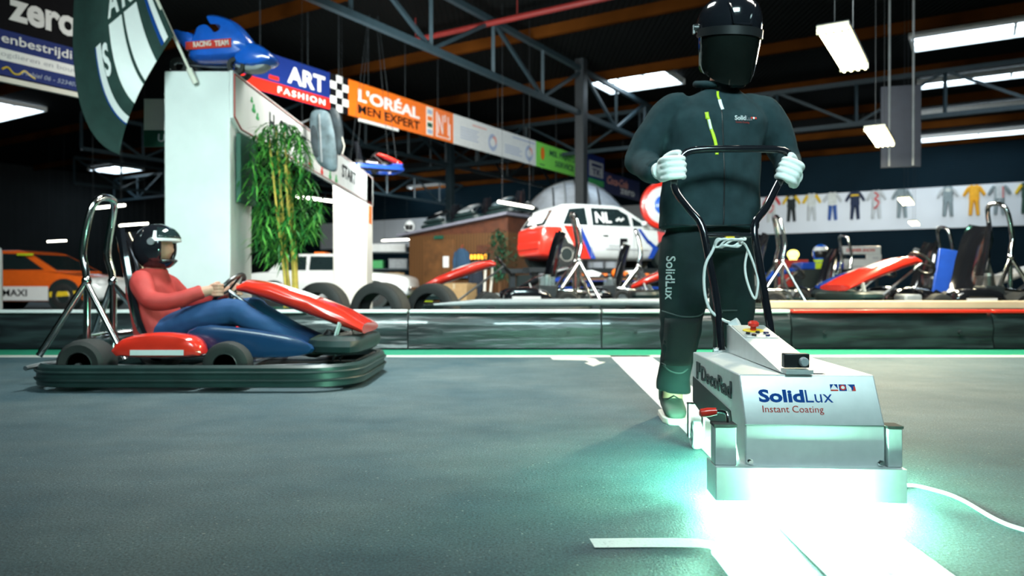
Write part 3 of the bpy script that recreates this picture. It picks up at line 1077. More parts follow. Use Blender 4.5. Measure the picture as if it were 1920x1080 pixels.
# gloves: a palm, four fingers bent round the tube and a thumb
def glove(c, sx, wr, tilt):
    rot = Matrix.Translation(c) @ Matrix.Rotation(tilt, 4, 'Y')
    g = lambda x, y, z: rot @ V((x * sx, y, z))
    m = MB()
    ln = (1.0, 1.08, 1.02, .84)
    for i in range(4):
        z = .036 - .0235 * i
        L = ln[i]
        m.tube([g(-.052, .028, z * .9), g(-.050, -.004, z), g(-.034, -.031, z), g(-.006, -.038, z - .001), g(.012 * L + .004, -.034, z - .002), g(.026 * L + .002, -.018, z - .003), g(.026 * L, .000, z - .003)], [.014, .0135, .0128, .0122, .0118, .0112, .0095], 12, sub=2)
    m.ell(g(-.050, .026, .0), (.022, .036, .046), 16, 12)
    m.tube([V(wr), V(wr) * .6 + g(-.05, .035, 0) * .4, g(-.050, .028, .0)], [.034, .035, .036], 14)
    m.tube([g(-.040, .040, .022), g(-.030, .030, .046), g(-.010, .006, .058), g(.010, -.016, .058), g(.020, -.024, .055)], [.017, .0155, .0140, .0132, .0105], 12, sub=2)
    return link(remesh(m, .0038, 3, .4), 'glove', 'glove', per, label='white knitted glove closed round the handle')


glove(GA, 1, A_WR, -.10)
glove(GB, -1, B_WR, .45)

# face shield
fs_c = V((.040, -.045, 1.66))
tl = Matrix.Translation(fs_c) @ Matrix.Rotation(R(10), 4, 'X') @ Matrix.Rotation(R(6), 4, 'Z') @ Matrix.Rotation(R(2.5), 4, 'Y')
shield = thing('face_shield', None, None)
shield.parent = per
del_keys = [k for k in ('label', 'category') if k in shield]
M('visor', (.005, .007, .006), .05, coat=.8, alpha=.93, var=.3, scale=4)
m = MB()
prof_ = [(.133, .010), (.137, .04), (.133, .080), (.118, .118), (.088, .146), (.045, .160), (.0, .164)]
rings = []
for r_, z in prof_[:-1]:
    rings.append([tl @ V((r_ * .98 * math.cos(a), r_ * 1.10 * math.sin(a) + .0, z + .012 * math.sin(a) * (-1))) for a in [2 * PI * k / 36 for k in range(36)]])
m.loft(rings, caps=True)
crown = m.build('shield_crown', 'black_gloss', shield)
# ridge panel on the brow
m = MB()
for sg in (-1, 1):
    m.tube([tl @ V((sg * .034, -.149, .030)), tl @ V((sg * .046, -.138, .080)), tl @ V((sg * .056, -.105, .124)), tl @ V((sg * .046, -.055, .154))], .007, 8, sub=3)
m.tube([tl @ V((-.034, -.149, .030)), tl @ V((0, -.153, .028)), tl @ V((.034, -.149, .030))], .006, 8)
m.build('brow_ridge', 'black_gloss', shield)
# brow band
m = MB()
arc = [PI * (1.0 + .02) + PI * .96 * k / 30 for k in range(31)]
for r0, z0, z1, t_ in ((.134, -.012, .022, .006),):
    rings = []
    for a in arc:
        ca, sa = math.cos(a), math.sin(a)
        rings.append([tl @ V((r0 * ca, r0 * 1.12 * sa, z0)), tl @ V(((r0 + t_) * ca, (r0 + t_) * 1.12 * sa, z0)), tl @ V(((r0 + t_) * ca, (r0 + t_) * 1.12 * sa, z1)), tl @ V((r0 * ca, r0 * 1.12 * sa, z1))])
    m.loft(rings)
m.build('brow_band', 'black_plastic', shield)
# curved visor
m = MB()
rings = []
zs = [(.0, .132), (-.05, .130), (-.10, .126), (-.15, .122), (-.19, .118), (-.212, .112)]
for a in arc:
    ca, sa = math.cos(a), math.sin(a)
    e = abs(ca) ** 3
    inner = [tl @ V((r_ * ca * .985, r_ * 1.12 * sa, z * (1 - .28 * e) )) for z, r_ in zs]
    outer_ = [tl @ V(((r_ + .003) * ca * .985, (r_ + .003) * 1.12 * sa, z * (1 - .28 * e))) for z, r_ in zs]
    rings.append(inner + outer_[::-1])
m.loft(rings)
m.build('visor', 'visor', shield, label='dark tinted curved visor')
for sg in (-1, 1):
    m = MB(); m.cyl(tl @ V((sg * .132, .012, .030)), tl @ V((sg * .152, .012, .030)), .018, .014, n=16); m.box(tl @ V((sg * .150, .012, .022)), (.008, .016, .036))
    m.build('pivot_knob', 'black_plastic', shield)
# hair at the back of the head
m = MB(); m.ell(hc + V((0, .022, .02)), (.082, .088, .108), 18, 12); M('hair', (.03, .02, .012), .8); m.build('hair', 'hair', per)
# ------------------------------------------------------------------ karts (local: forward +x, up z)
M('bumper_black', (.012, .030, .030), .42, var=.2)
M('kart_red', (.70, .030, .016), .22, coat=.6, var=.05)
M('kart_blue', (.015, .07, .42), .25, coat=.5)
M('kart_white', (.74, .74, .76), .25, coat=.4, var=.04)


def wheel(parent, c, r, w_, axis=(0, 1, 0), tyre='rubber', rim='steel', name='wheel'):
    Mx = fr(c, (1, 0, 0), (0, 0, 1)) if axis == (0, 1, 0) else axis
    m = MB()
    h = w_ / 2
    m.lathe([(r * .52, -h * .9), (r * .80, -h), (r * .95, -h * .82), (r, -h * .4), (r, h * .4), (r * .95, h * .82), (r * .80, h), (r * .52, h * .9)], Mx, 26, closed=True)
    o = m.build(name, tyre, parent)
    m = MB()
    m.lathe([(r * .53, -h * .85), (r * .50, -h * .95), (r * .44, -h * .5), (r * .20, -h * .30), (r * .16, -h * .75), (0, -h * .75)], Mx, 20)
    m.lathe([(r * .53, h * .85), (r * .50, h * .95), (r * .44, h * .5), (r * .20, h * .30), (r * .16, h * .75), (0, h * .75)], Mx, 20)
    m.lathe([(r * .53, -h * .85), (r * .53, h * .85)], Mx, 20)
    for k in range(5):
        a = 2 * PI * k / 5
        m.cyl(Mx @ V((r * .32 * math.cos(a), r * .32 * math.sin(a), -h * .3)), Mx @ V((r * .32 * math.cos(a), r * .32 * math.sin(a), -h * .55)), r * .04, n=6)
        m.cyl(Mx @ V((r * .32 * math.cos(a), r * .32 * math.sin(a), h * .3)), Mx @ V((r * .32 * math.cos(a), r * .32 * math.sin(a), h * .55)), r * .04, n=6)
    m.build('rim', rim, o)
    return o


def rounded(x0, x1, hy, rad, n=6, nose=.0):
    pts = []
    for cx_, cy_, a0 in ((x1 - rad, hy - rad, 0), (x0 + rad, hy - rad, 90), (x0 + rad, -hy + rad, 180), (x1 - rad, -hy + rad, 270)):
        for k in range(n + 1):
            a = R(a0 + 90 * k / n)
            pts.append(V((cx_ + rad * math.cos(a), cy_ + rad * math.sin(a), 0)))
    return pts


def make_kart(name, label, loc, rz, colour='kart_red', sc=1., parts=True, hoop=True, group='karts parked in the pit'):
    k = thing(name, label, 'kart', loc, rz, group)
    k.scale = (sc,) * 3
    # surround bumper
    P = rounded(-.95, .95, .62, .30)
    m = MB()
    n = len(P)
    rings = []
    for i in range(n):
        t = (P[(i + 1) % n] - P[i - 1]).normalized()
        nn = V((t.y, -t.x, 0))
        rings.append([P[i] + nn * a + V((0, 0, z)) for a, z in ((0, .03), (.0, .135), (-.02, .15), (-.05, .145), (-.055, .05), (-.03, .022))])
    m.loft(rings, closed=True)
    m.build('surround_bumper', 'bumper_black', k)
    m = MB()
    for z, o_ in ((.065, .006), (.11, .006)):
        m.tube([p * 1.0 + p.normalized() * o_ + V((0, 0, z)) for p in P], .008, 6, closed=True)
    m.build('bumper_rib', 'bumper_black', k)
    # chassis
    m = MB()
    for s in (-1, 1):
        m.tube([(-.80, s * .30, .12), (-.2, s * .32, .10), (.35, s * .26, .10), (.88, s * .22, .12)], .016, 8, sub=2)
        m.tube([(-.80, s * .30, .14), (-.88, s * .45, .14), (-.90, s * .58, .13)], .014, 8)
    m.cyl((-.62, -.56, .14), (-.62, .56, .14), .018, n=10)
    m.cyl((.30, -.52, .14), (.30, .52, .14), .014, n=10)
    m.cyl((.86, -.5, .12), (.86, .5, .12), .014, n=8)
    m.build('chassis', 'steel', k)
    m = MB(); m.box((.30, 0, .085), (1.0, .50, .01)); m.build('floor_tray', 'dark_steel', k)
    for s in (-1, 1):
        wheel(k, (.20, s * .49, .14), .135, .12)
        wheel(k, (-.62, s * .46, .145), .142, .19)
    # seat: black bucket with a tall back
    sp = [(.02, .235), (-.12, .165), (-.30, .150), (-.44, .20), (-.52, .36), (-.57, .58), (-.62, .80), (-.66, .93)]
    wd_ = [.15, .175, .185, .19, .20, .20, .175, .12]
    m = MB()
    rings = []
    sp2, wd2 = smooth([V((x, 0, z)) for x, z in sp], wd_, 2)
    for i, (p, wv) in enumerate(zip(sp2, wd2)):
        t = (sp2[min(i + 1, len(sp2) - 1)] - sp2[max(i - 1, 0)]).normalized()
        nn = V((-t.z, 0, t.x)) * -1
        if nn.x < 0 and i > 8:
            nn = -nn
        if i <= 8 and nn.z < 0:
            nn = -nn
        ring = [p + V((0, wv * u, 0)) + nn * (.085 * abs(u) ** 3) for u in (-1, -.8, -.5, 0, .5, .8, 1)]
        ring += [p + V((0, (wv + .012) * u, 0)) + nn * (.085 * abs(u) ** 3 - .022) for u in (1, .8, .5, 0, -.5, -.8, -1)]
        rings.append(ring)
    m.loft(rings)
    m.build('seat', 'black_gloss', k)
    # steering wheel on its column
    sw = V((.02, 0, .56))
    Mw = fr(sw, (0, 1, 0), V((.62, 0, .78)))
    m = MB(); m.tube([Mw @ V((.15 * math.cos(a), .13 * math.sin(a), 0)) for a in [2 * PI * i / 20 for i in range(20)]], .014, 8, closed=True)
    for a in (R(90), R(210), R(330)):
        m.cyl(Mw @ V((0, 0, 0)), Mw @ V((.145 * math.cos(a), .125 * math.sin(a), 0)), .008, n=6)
    m.build('steering_wheel', 'black_plastic', k)
    m = MB(); m.cyl(sw, (.55, 0, .16), .012, n=8); m.build('steering_column', 'steel', k)
    # front fairing: coloured panel with pale top
    st = [(.10, .575, .150, .020), (.16, .585, .165, .045), (.32, .548, .185, .060), (.55, .468, .215, .062), (.76, .388, .245, .055), (.90, .325, .265, .030)]
    m = MB()
    rings = []
    for x, z, hw, th in st:
        rings.append([V((x + .02 * (abs(math.cos(a))), hw * math.copysign(abs(math.cos(a)) ** .7, math.cos(a)), z + th * math.copysign(abs(math.sin(a)) ** .8, math.sin(a)))) for a in [2 * PI * q / 20 for q in range(20)]])
    m.loft(rings)
    f = m.build('front_fairing', colour, k)
    m = MB()
    vs, fs = [], []
    for i, (x, z, hw, th) in enumerate([(.14, .623, .13, 0), (.32, .6095, .145, 0), (.50, .555, .15, 0), (.60, .519, .13, 0)]):
        for u in (-1, 0, 1):
            vs.append(V((x, hw * u * .8, z + .003 - .012 * u * u)))
    for i in range(3):
        for u in range(2):
            a = i * 3 + u
            fs.append((a, a + 1, a + 4, a + 3))
    m.add(vs, fs)
    pp = m.build('fairing_plate', 'kart_white' if colour != 'kart_white' else 'kart_blue', f)
    so = pp.modifiers.new('t', 'SOLIDIFY'); so.thickness = .006
    # nose
    m = MB()
    m.inflate([(.60, -.30), (.88, -.42), (.93, -.2), (.935, .2), (.88, .42), (.60, .30)], .055, Matrix.Translation((0, 0, .235)))
    m.build('nose', 'bumper_black', k)
    for s in (-1, 1):
        m = MB(); m.bar((.74, s * .22, .25), (.78, s * .235, .37), .03, .012); m.build('fairing_stay', 'white_paint', k)
    # side pods
    for s in (-1, 1):
        m = MB()
        m.inflate([(-.44, .19), (-.40, .29), (-.20, .325), (.00, .30), (.06, .22), (.0, .185)], .085, fr((0, s * .46, 0), (1, 0, 0), (0, 0, 1)))
        pd = m.build('side_pod', colour, k)
        m = MB(); m.box((-.18, s * .548, .215), (.30, .006, .03)); m.build('pod_stripe', 'kart_white' if colour != 'kart_white' else 'kart_red', pd)
    # engine with fins, tank, exhaust
    m = MB(); m.box((-.42, .34, .26), (.20, .16, .16)); en = m.build('engine', 'dark_steel', k, bevel=.01)
    m = MB()
    for q in range(6):
        m.box((-.42, .34, .35 + q * .016), (.16, .15, .007))
    m.cyl((-.42, .34, .33), (-.42, .34, .46), .04, n=12)
    m.build('cooling_fins', 'steel', en)
    m = MB(); m.tube([(-.52, .34, .30), (-.70, .36, .28), (-.86, .20, .26), (-.86, -.1, .26)], .028, 10, sub=3); m.build('exhaust', 'chrome', k)
    m = MB(); m.box((.16, 0, .19), (.18, .18, .14)); m.build('fuel_tank', 'grey_paint', k, bevel=.02)
    for s in (-1, 1):
        m = MB(); m.tube([(.70, s * .12, .10), (.74, s * .12, .22), (.74, s * .12, .27)], .008, 6); m.box((.745, s * .12, .27), (.015, .06, .05)); m.build('pedal', 'steel', k)
    if hoop:
        m = MB()
        m.tube([(-.80, -.15, .14), (-.80, -.15, .62), (-.83, -.14, .80), (-.79, -.13, 1.04), (-.76, -.09, 1.13), (-.75, 0, 1.15), (-.76, .09, 1.13), (-.79, .13, 1.04), (-.83, .14, .80), (-.80, .15, .62), (-.80, .15, .14)], .022, 12, sub=3)
        h_ = m.build('roll_hoop', 'chrome', k)
        for s in (-1, 1):
            m = MB(); m.tube([(-.80, s * .15, .62), (-1.02, s * .27, .17)], .020, 10); m.build('hoop_brace', 'chrome', h_)
            m = MB(); m.tube([(-.80, s * .15, .60), (-.48, s * .30, .15)], .020, 10); m.build('hoop_brace', 'chrome', h_)
            m = MB(); m.ell((-.80, s * .15, .62), (.03, .03, .035), 10, 8); m.build('brace_joint', 'chrome', h_)

    return k


M('navy_teal', (.008, .038, .11), .3, coat=.4)
race = make_kart('racing_kart', 'red and blue kart with a driver racing past at the left', (-1.82, 4.75, 0), 0., 'kart_red', group=None)
m = MB(); m.inflate([(-.10, .30), (.05, .36), (.5, .30), (.66, .22), (.5, .17), (.0, .19)], .03, fr((0, -.36, 0), (1, 0, 0), (0, 0, 1))); m.build('side_panel', 'navy_teal', race)

# the driver
dr = thing('person', 'kart driver in red jacket, blue jeans and black helmet gripping the steering wheel', 'person', (-1.82, 4.75, 0))
m = MB()
m.ellips([(-.40, 0, .215, .15, .17), (-.41, 0, .30, .13, .16), (-.45, 0, .45, .115, .16), (-.48, 0, .58, .11, .17), (-.47, 0, .66, .07, .09)], 20)
m.tube([(-.47, 0, .62), (-.455, 0, .70), (-.445, 0, .76)], [.06, .055, .06], 12)
m.ell((-.435, 0, .835), (.095, .078, .112), 18, 14)
m.ell((-.345, 0, .815), (.018, .014, .022), 8, 8)
for s in (-1, 1):
    m.ell((-.355, s * .032, .842), (.012, .016, .010), 8, 8)
    m.tube([(-.48, s * .16, .62), (-.36, s * .24, .50), (-.22, s * .24, .50), (.0, s * .155, .575)], [.050, .046, .040, .030], 10, sub=2)
    m.tube([(-.38, s * .09, .245), (-.15, s * .13, .37), (.10, s * .155, .43), (.40, s * .14, .28), (.62, s * .12, .20)], [.085, .078, .060, .048, .04], 12, sub=2)
link(remesh(m, .011, 4), 'body', 'skin', dr)
m = MB()
m.ellips([(-.41, 0, .27, .155, .185), (-.42, 0, .34, .150, .185), (-.455, 0, .47, .140, .185), (-.48, 0, .59, .130, .200), (-.475, 0, .655, .095, .14), (-.46, 0, .70, .078, .085)], 22)
for s in (-1, 1):
    m.tube([(-.48, s * .13, .63), (-.43, s * .20, .575), (-.36, s * .245, .50), (-.22, s * .245, .50), (-.07, s * .185, .555)], [.068, .066, .058, .052, .046], 12, sub=3)
M('jacket_red', (.38, .030, .026), .7, bump=.15, bscale=200)
M('jeans', (.008, .050, .150), .85, bump=.2, bscale=260)
link(remesh(m, .010, 4, .5, folds(.008, 8, 8, 8, 1.)), 'red_jacket', 'jacket_red', dr)
m = MB()
for s in (-1, 1):
    m.tube([(-.42, s * .07, .25), (-.15, s * .13, .37), (.10, s * .16, .43), (.18, s * .16, .40), (.40, s * .145, .285), (.56, s * .125, .22)], [.110, .100, .080, .076, .064, .058], 14, sub=3)
link(remesh(m, .010, 4, .5, folds(.008, 9, 9, 9, 5.)), 'jeans', 'jeans', dr)
for s in (-1, 1):
    m = MB(); m.tube([(.52, s * .125, .215), (.60, s * .12, .19), (.66, s * .12, .24), (.70, s * .12, .31)], [.045, .048, .044, .030], 12, sub=2)
    sh_ = m.build('shoe', 'black_plastic', dr)
    # hands on the wheel
    m = MB()
    hcn = Mh = V((.015, s * .155, .565))
    m.ell(hcn + V((-.03, s * .008, 0)), (.034, .022, .042), 12, 10)
    for i in range(4):
        z = .03 - .02 * i
        m.tube([hcn + V((-.03, s * .02, z)), hcn + V((.005, s * .028, z)), hcn + V((.024, s * .012, z)), hcn + V((.020, -s * .012, z)), hcn + V((0, -s * .018, z))], [.011, .0105, .010, .0095, .008], 8, sub=1)
    m.tube([hcn + V((-.04, 0, .02)), hcn + V((-.025, -s * .02, .04)), hcn + V((.0, -s * .026, .046))], [.013, .012, .009], 8, sub=1)
    m.tube([(-.09, s * .195, .55), hcn + V((-.04, s * .01, 0))], [.032, .03], 10)
    link(remesh(m, .005, 2, .4), 'hand', 'skin', dr)
# helmet
hel = thing('helmet', None, None); hel.parent = dr
hm = V((-.435, 0, .835))


def helmet_shell(par, c, r=(.150, .125, .150), mats=('black_gloss', 'kart_white', 'glass_dark'), open_=True):
    n, mm = 36, 26
    m = MB()
    vs = {}
    pts = []
    for i in range(mm + 1):
        for q in range(n):
            th, ph = PI * i / mm, 2 * PI * q / n - PI
            pts.append(c + V((math.sin(th) * math.cos(ph) * r[0], math.sin(th) * math.sin(ph) * r[1], math.cos(th) * r[2])))
    fs, keep = [], []
    for i in range(mm):
        for q in range(n):
            th, ph = PI * (i + .5) / mm, 2 * PI * (q + .5) / n - PI
            el = 90 - math.degrees(th)
            if el < -62:
                continue
            if open_ and abs(ph) < R(62) and -32 < el < 16:
                continue
            keep.append((1 if abs(ph) < R(75) and 16 <= el < 40 else 0))
            fs.append((i * n + q, i * n + (q + 1) % n, (i + 1) * n + (q + 1) % n, (i + 1) * n + q))
    bv_ = [m.bm.verts.new(p) for p in pts]
    for f, kk in zip(fs, keep):
        try:
            m.bm.faces.new([bv_[a] for a in f]).material_index = kk
        except ValueError:
            pass
    bmesh.ops.remove_doubles(m.bm, verts=m.bm.verts[:], dist=1e-5)
    bmesh.ops.delete(m.bm, geom=[v for v in m.bm.verts if not v.link_faces], context='VERTS')
    o = m.build('shell', [mats[0], mats[1]], par)
    so = o.modifiers.new('t', 'SOLIDIFY'); so.thickness = .018; so.offset = -1
    return o


helmet_shell(hel, hm)
m = MB()
for s in (-1, 1):
    m.cyl(hm + V((.02, s * .118, .03)), hm + V((.02, s * .134, .03)), .022, n=14)
m.build('visor_pivot', 'steel', hel)
rings = []
m = MB()
for i in range(7):
    el = R(22 + 30 * i / 6)
    rings.append([hm + V((.156 * math.cos(el) * math.cos(a), .131 * math.cos(el) * math.sin(a), .156 * math.sin(el))) for a in [R(-70 + 140 * q / 16) for q in range(17)]])
vs = [p for r_ in rings for p in r_]
m.add(vs, [(i * 17 + q, i * 17 + q + 1, (i + 1) * 17 + q + 1, (i + 1) * 17 + q) for i in range(6) for q in range(16)])
vz = m.build('visor', 'glass_dark', hel); so = vz.modifiers.new('t', 'SOLIDIFY'); so.thickness = .003

# ---- karts in the pit, standing on a low deck behind the barrier
mb = MB(); mb.box((4.7, 11.0, .10), (10.6, 6.6, .20))
tag(mb.build('platform', 'dark_steel', bevel=.01), 'low dark pit deck behind the barrier', 'platform', kind='structure')
KA = make_kart('parked_kart', 'parked kart with red fairing and tall black seat, nearest at the right edge', (4.49, 8.15, .2), PI + .12, 'kart_red', 1.12)
for ch in KA.children_recursive:
    if ch.name.split('.')[0] in ('side_pod',):
        ch.data.materials[0] = MATS['black_gloss']
KC = copy_tree(KA, (2.60, 9.85, .2), PI - .1, 'parked kart with chrome roll hoop and red nose just right of the operator')
KB = copy_tree(KA, (5.85, 11.6, .2), PI + .05, 'parked kart with blue fairing behind the red fairing kart')
swap(KB, 'kart_red', 'kart_blue')
KD = copy_tree(KA, (-.08, 9.35, .2), PI + .08, 'parked kart with red nose and chrome roll hoop in front of the white hatchback')
KE = copy_tree(KA, (5.2, 13.55, .2), PI + .12, 'parked blue and white kart under the small blue helmet')
swap(KE, 'kart_red', 'kart_white'); swap(KE, 'kart_white', 'kart_blue')
KF = copy_tree(KA, (8.5, 11.9, .2), PI, 'parked white kart at the far right, behind the tall black seat')
swap(KF, 'kart_red', 'kart_white')
KG = copy_tree(KA, (1.2, 12.4, .2), PI - .25, 'parked dark kart between the white hatchback and the operator, deepest of the deck')
swap(KG, 'kart_red', 'black_gloss')


# ---- standing tyres behind the barrier
def tyre(name, label, c, r, w_, yaw, parent=None, group='big slick tyres standing behind the barrier'):
    t = thing(name, label, 'tyre', (c[0], c[1], 0), yaw, group)
    Mx = fr((0, 0, c[2]), (1, 0, 0), (0, 0, 1))
    h = w_ / 2
    m = MB()
    m.lathe([(r * .64, -h * .92), (r * .66, -h * .99), (r * .80, -h), (r * .93, -h * .93), (r * .985, -h * .80), (r, -h * .7), (r, h * .7), (r * .985, h * .8), (r * .93, h * .93), (r * .8, h), (r * .66, h * .99), (r * .64, h * .92), (r * .70, h * .7), (r * .86, h * .5), (r * .86, -h * .5), (r * .70, -h * .7)], Mx, 48, closed=True)
    m.build('casing', 'rubber', t)
    m = MB()
    for k in (-.45, -.15, .15, .45):
        m.lathe([(r * .995, h * (k - .10)), (r * 1.008, h * (k - .09)), (r * 1.008, h * (k + .09)), (r * .995, h * (k + .10))], Mx, 48, closed=True)
    m.build('tread', 'tread', t)
    return t


tyre('tyre', 'big worn slick tyre standing between the other two tyres, widest in view', ((713 - 960) / 1400 * 7.65, 7.65, .31), .31, .24, -.38)
tyre('tyre', 'big slick tyre standing left, right behind the red kart nose', ((604 - 960) / 1400 * 8.1, 8.1, .31), .31, .22, -.35)
tyre('tyre', 'big slick tyre standing right, before the wooden hut', ((812 - 960) / 1400 * 8.2, 8.2, .305), .305, .20, -.45)
# ------------------------------------------------------------------ start gate
gate = thing('start_gate', 'white start gate of two square pillars joined by a long red edged banner', 'gate', (-3.15, 7.8, 0))
for (x0, x1, y0, y1), mt in (((-3.49, -2.83, 7.5, 8.12), 'plaster'), ((-3.45, -2.80, 14.4, 15.0), 'cream')):
    m = MB(); m.box(((x0 + x1) / 2, (y0 + y1) / 2, 1.37), (x1 - x0, y1 - y0, 2.74)); p_ = m.build('pillar', mt, gate, True, bevel=.012)
    m = MB(); m.box(((x0 + x1) / 2, (y0 + y1) / 2, .06), (x1 - x0 + .03, y1 - y0 + .03, .12)); m.build('pillar_base', 'grey_paint', p_, True)
m = MB(); m.box((-2.822, 14.7, 1.7), (.03, .5, .95)); m.build('side_panel', 'dark_green', gate, True)
m = MB(); m.box((-2.815, 14.75, 2.42 - .45), (.04, .3, .35)); m.build('red_patch', 'orange', gate, True)
# banner (seen from the track side, facing +x)
BF = fr((-2.80, 15.05, 2.17), (0, -1, 0), (0, 0, 1))          # x runs towards the camera
m = MB(); m.prism([(0, 0), (7.35, 0), (7.55, .10), (7.55, .575), (0, .575)], .03, BF)
ban = m.build('banner', 'plaster', gate, True)
# red outline (drawn as four thin strips)
m = MB()
for a, b in (((.0, .03), (7.32, .03)), ((7.33, .03), (7.52, .12)), ((7.52, .12), (7.52, .55)), ((7.52, .55), (0, .55))):
    m.bar(BF @ V((a[0], a[1], -.002)), BF @ V((b[0], b[1], -.002)), .006, .020, up=(1, 0, 0))
m.build('red_outline', 'red_dull', ban, True)
BT = fr((-2.80, 7.5, 2.17), (0, 1, 0), (0, 0, 1))              # reads from the camera end


def bant(s, y0, z, w_, h_, mat, **k):
    return text(s, fr((-2.798, y0, 2.17 + z), (0, 1, 0), (0, 0, 1)), w_, h_, mat, ban, ex=.004, **k)


bant('START', 9.0, .20, 1.15, .22, 'dark_steel', bold=.02, label='dark lettering on the banner')
bant('START', 12.3, .20, 1.1, .22, 'dark_steel', bold=.02)
bant('H', 8.62, .20, .18, .22, 'dark_steel', bold=.02)


def clover(y, z, s, mat):
    m_ = MB()
    for a in (90, 210, 330):
        cx_, cz_ = y + s * .55 * math.cos(R(a)), z + s * .55 * math.sin(R(a))
        m_.prism([(cx_ + s * .45 * math.cos(2 * PI * k / 12), cz_ + s * .45 * math.sin(2 * PI * k / 12)) for k in range(12)], .006, fr((-2.80, 0, 0), (0, 1, 0), (0, 0, 1)))
    m_.build('clover_mark', mat, ban, True)


clover(8.10, 2.50, .055, 'green'); clover(8.22, 2.44, .045, 'green'); clover(8.04, 2.58, .035, 'green')
for y, mt in ((10.35, 'red'), (11.0, 'red'), (11.5, 'green'), (11.9, 'green')):
    clover(y, 2.27, .075, mt)
# green board under the banner on the near pillar, held off the pillar
t = tag(MB().box((-2.79, 7.86, 1.79), (.05, .48, .70)).build('green_board', 'dark_green', bevel=.005), 'dark green board fixed to the side of the near white gate pillar', 'board')

# ------------------------------------------------------------------ blue racing fairing lying on the near pillar
bf = thing('racing_fairing', 'bright blue glossy racing bodywork with tail fin lying on top of the white pillar', 'bodywork', (-3.1, 7.75, 2.74))
FX = lambda x: (x - 960) / 1400 * 7.75
FZ = lambda y: CH + (HZ - y) / 1400 * 7.75
def fo(pts, dy=0.):
    return [(FX(x), FZ(y)) for x, y in pts]
FM = fr((0, 7.75, 0), (1, 0, 0), (0, 0, 1))
m = MB(); m.inflate(fo([(370, 72), (378, 56), (396, 54), (410, 70), (425, 66), (436, 52), (428, 42), (400, 40), (398, 34), (420, 36), (450, 48), (472, 72), (485, 96), (470, 110), (445, 117), (400, 120), (366, 118), (360, 104)]), .17, FM, sub=2)
m.build('centre_cowl', 'bright_blue', bf, True)
m = MB(); m.inflate(fo([(326, 66), (332, 58), (346, 62), (366, 66), (374, 80), (366, 96), (352, 96), (340, 80), (330, 78)]), .09, FM); m.build('tail_cowl', 'bright_blue', bf, True)
m = MB(); m.inflate(fo([(446, 96), (470, 84), (494, 90), (514, 104), (521, 116), (510, 124), (480, 130), (446, 126)]), .15, FM); m.build('nose_cowl', 'bright_blue', bf, True)
m = MB(); m.inflate(fo([(452, 120), (482, 130), (508, 125), (490, 136), (462, 136), (444, 128)]), .10, FM); m.build('belly_pan', 'grey_paint', bf, True)
TFm = fr((0, 7.575, 0), V((1, 0, .10)), (0, 0, 1))
m = MB(); m.prism(fo([(363, 90), (446, 83), (446, 99), (363, 104)]), .004, fr((0, 7.575, 0), (1, 0, 0), (0, 0, 1))); sp_ = m.build('red_strip', 'red_ink', bf, True)
for (x, w_) in ((378, .18), (417, .14)):
    text('RACING' if x < 400 else 'TEAM', fr((FX(x), 7.568, FZ(100 if x < 400 else 98)), V((1, 0, .10)), (0, 0, 1)), w_, .055, 'cream', sp_, bold=.02)
for x in (-.30, .28):
    for s in (-1, 1):
        m = MB()
        m_ = fr((-3.1 + x, 7.75 + s * .10, 2.83), (1, 0, 0), (0, 0, 1))
        m.lathe([(.05, -.03), (.088, -.03), (.088, .03), (.05, .03)], m_, 20, closed=True)
        m.build('wheel', 'rubber', bf, True)
m = MB(); m.tube([(-3.5, 7.66, 2.80), (-3.42, 7.64, 2.86), (-3.28, 7.66, 2.85), (-3.1, 7.66, 2.83), (-2.82, 7.66, 2.83)], .012, 8, sub=2); m.tube([(-3.48, 7.70, 2.92), (-3.52, 7.70, 2.88), (-3.47, 7.70, 2.83)], .012, 8, sub=2); m.build('frame_tube', 'chrome', bf, True)

# ------------------------------------------------------------------ flag on its pole
p0, p1 = px(367, 156, 7.46), px(262, -70, 7.05)
m = MB(); m.cyl(p0, p1, .015, n=10)
fpole = tag(m.build('flag_pole', 'cream'), 'slanting wooden flag pole fixed to the top of the white pillar', 'flag pole')
m = MB(); m.cyl(p0 + (p1 - p0) * -.0, p0 + (p1 - p0) * .13, .030, n=12); m.build('pole_sleeve', 'cream', fpole)
FP = [(282, -60), (300, 20), (322, 70)]                     # along the pole
NB = 46


def fpt(s, t):
    """s: 0 top .. 1 bottom along the pole, t: 0 at the pole .. 1 free edge"""
    A, B = V((270, -60, 0)), V((326, 66, 0))
    D, C = V((144, -60, 0)), V((224, 290, 0))
    e0 = A.lerp(B, s)
    e1 = (1 - s) ** 2 * D + 2 * s * (1 - s) * V((112, 255, 0)) + s * s * C
    b = B + (C - B) * t
    lo = (1 - t) ** 2 * B + 2 * t * (1 - t) * V((238, 190, 0)) + t * t * C
    p = e0.lerp(e1, t) + (lo - b) * s ** 2
    dep = 7.18 + .07 * math.sin(t * 7.5 + 1.2 * s) * (.3 + t) + .05 * math.sin(s * 6 + t * 3) * t
    return px(p.x, p.y, dep)


def flag_col(s, t):
    if .045 < t < .085 and s < .95:
        return 1
    if .085 <= t < .11 and s < .95:
        return 2
    if .20 < t < .36 and s > .30:
        return 1
    if .38 < t < .54 and s > .30:
        return 1
    if .66 < t < .71 and s > .36:
        return 1
    if .71 <= t < .735 and s > .36:
        return 2
    return 0


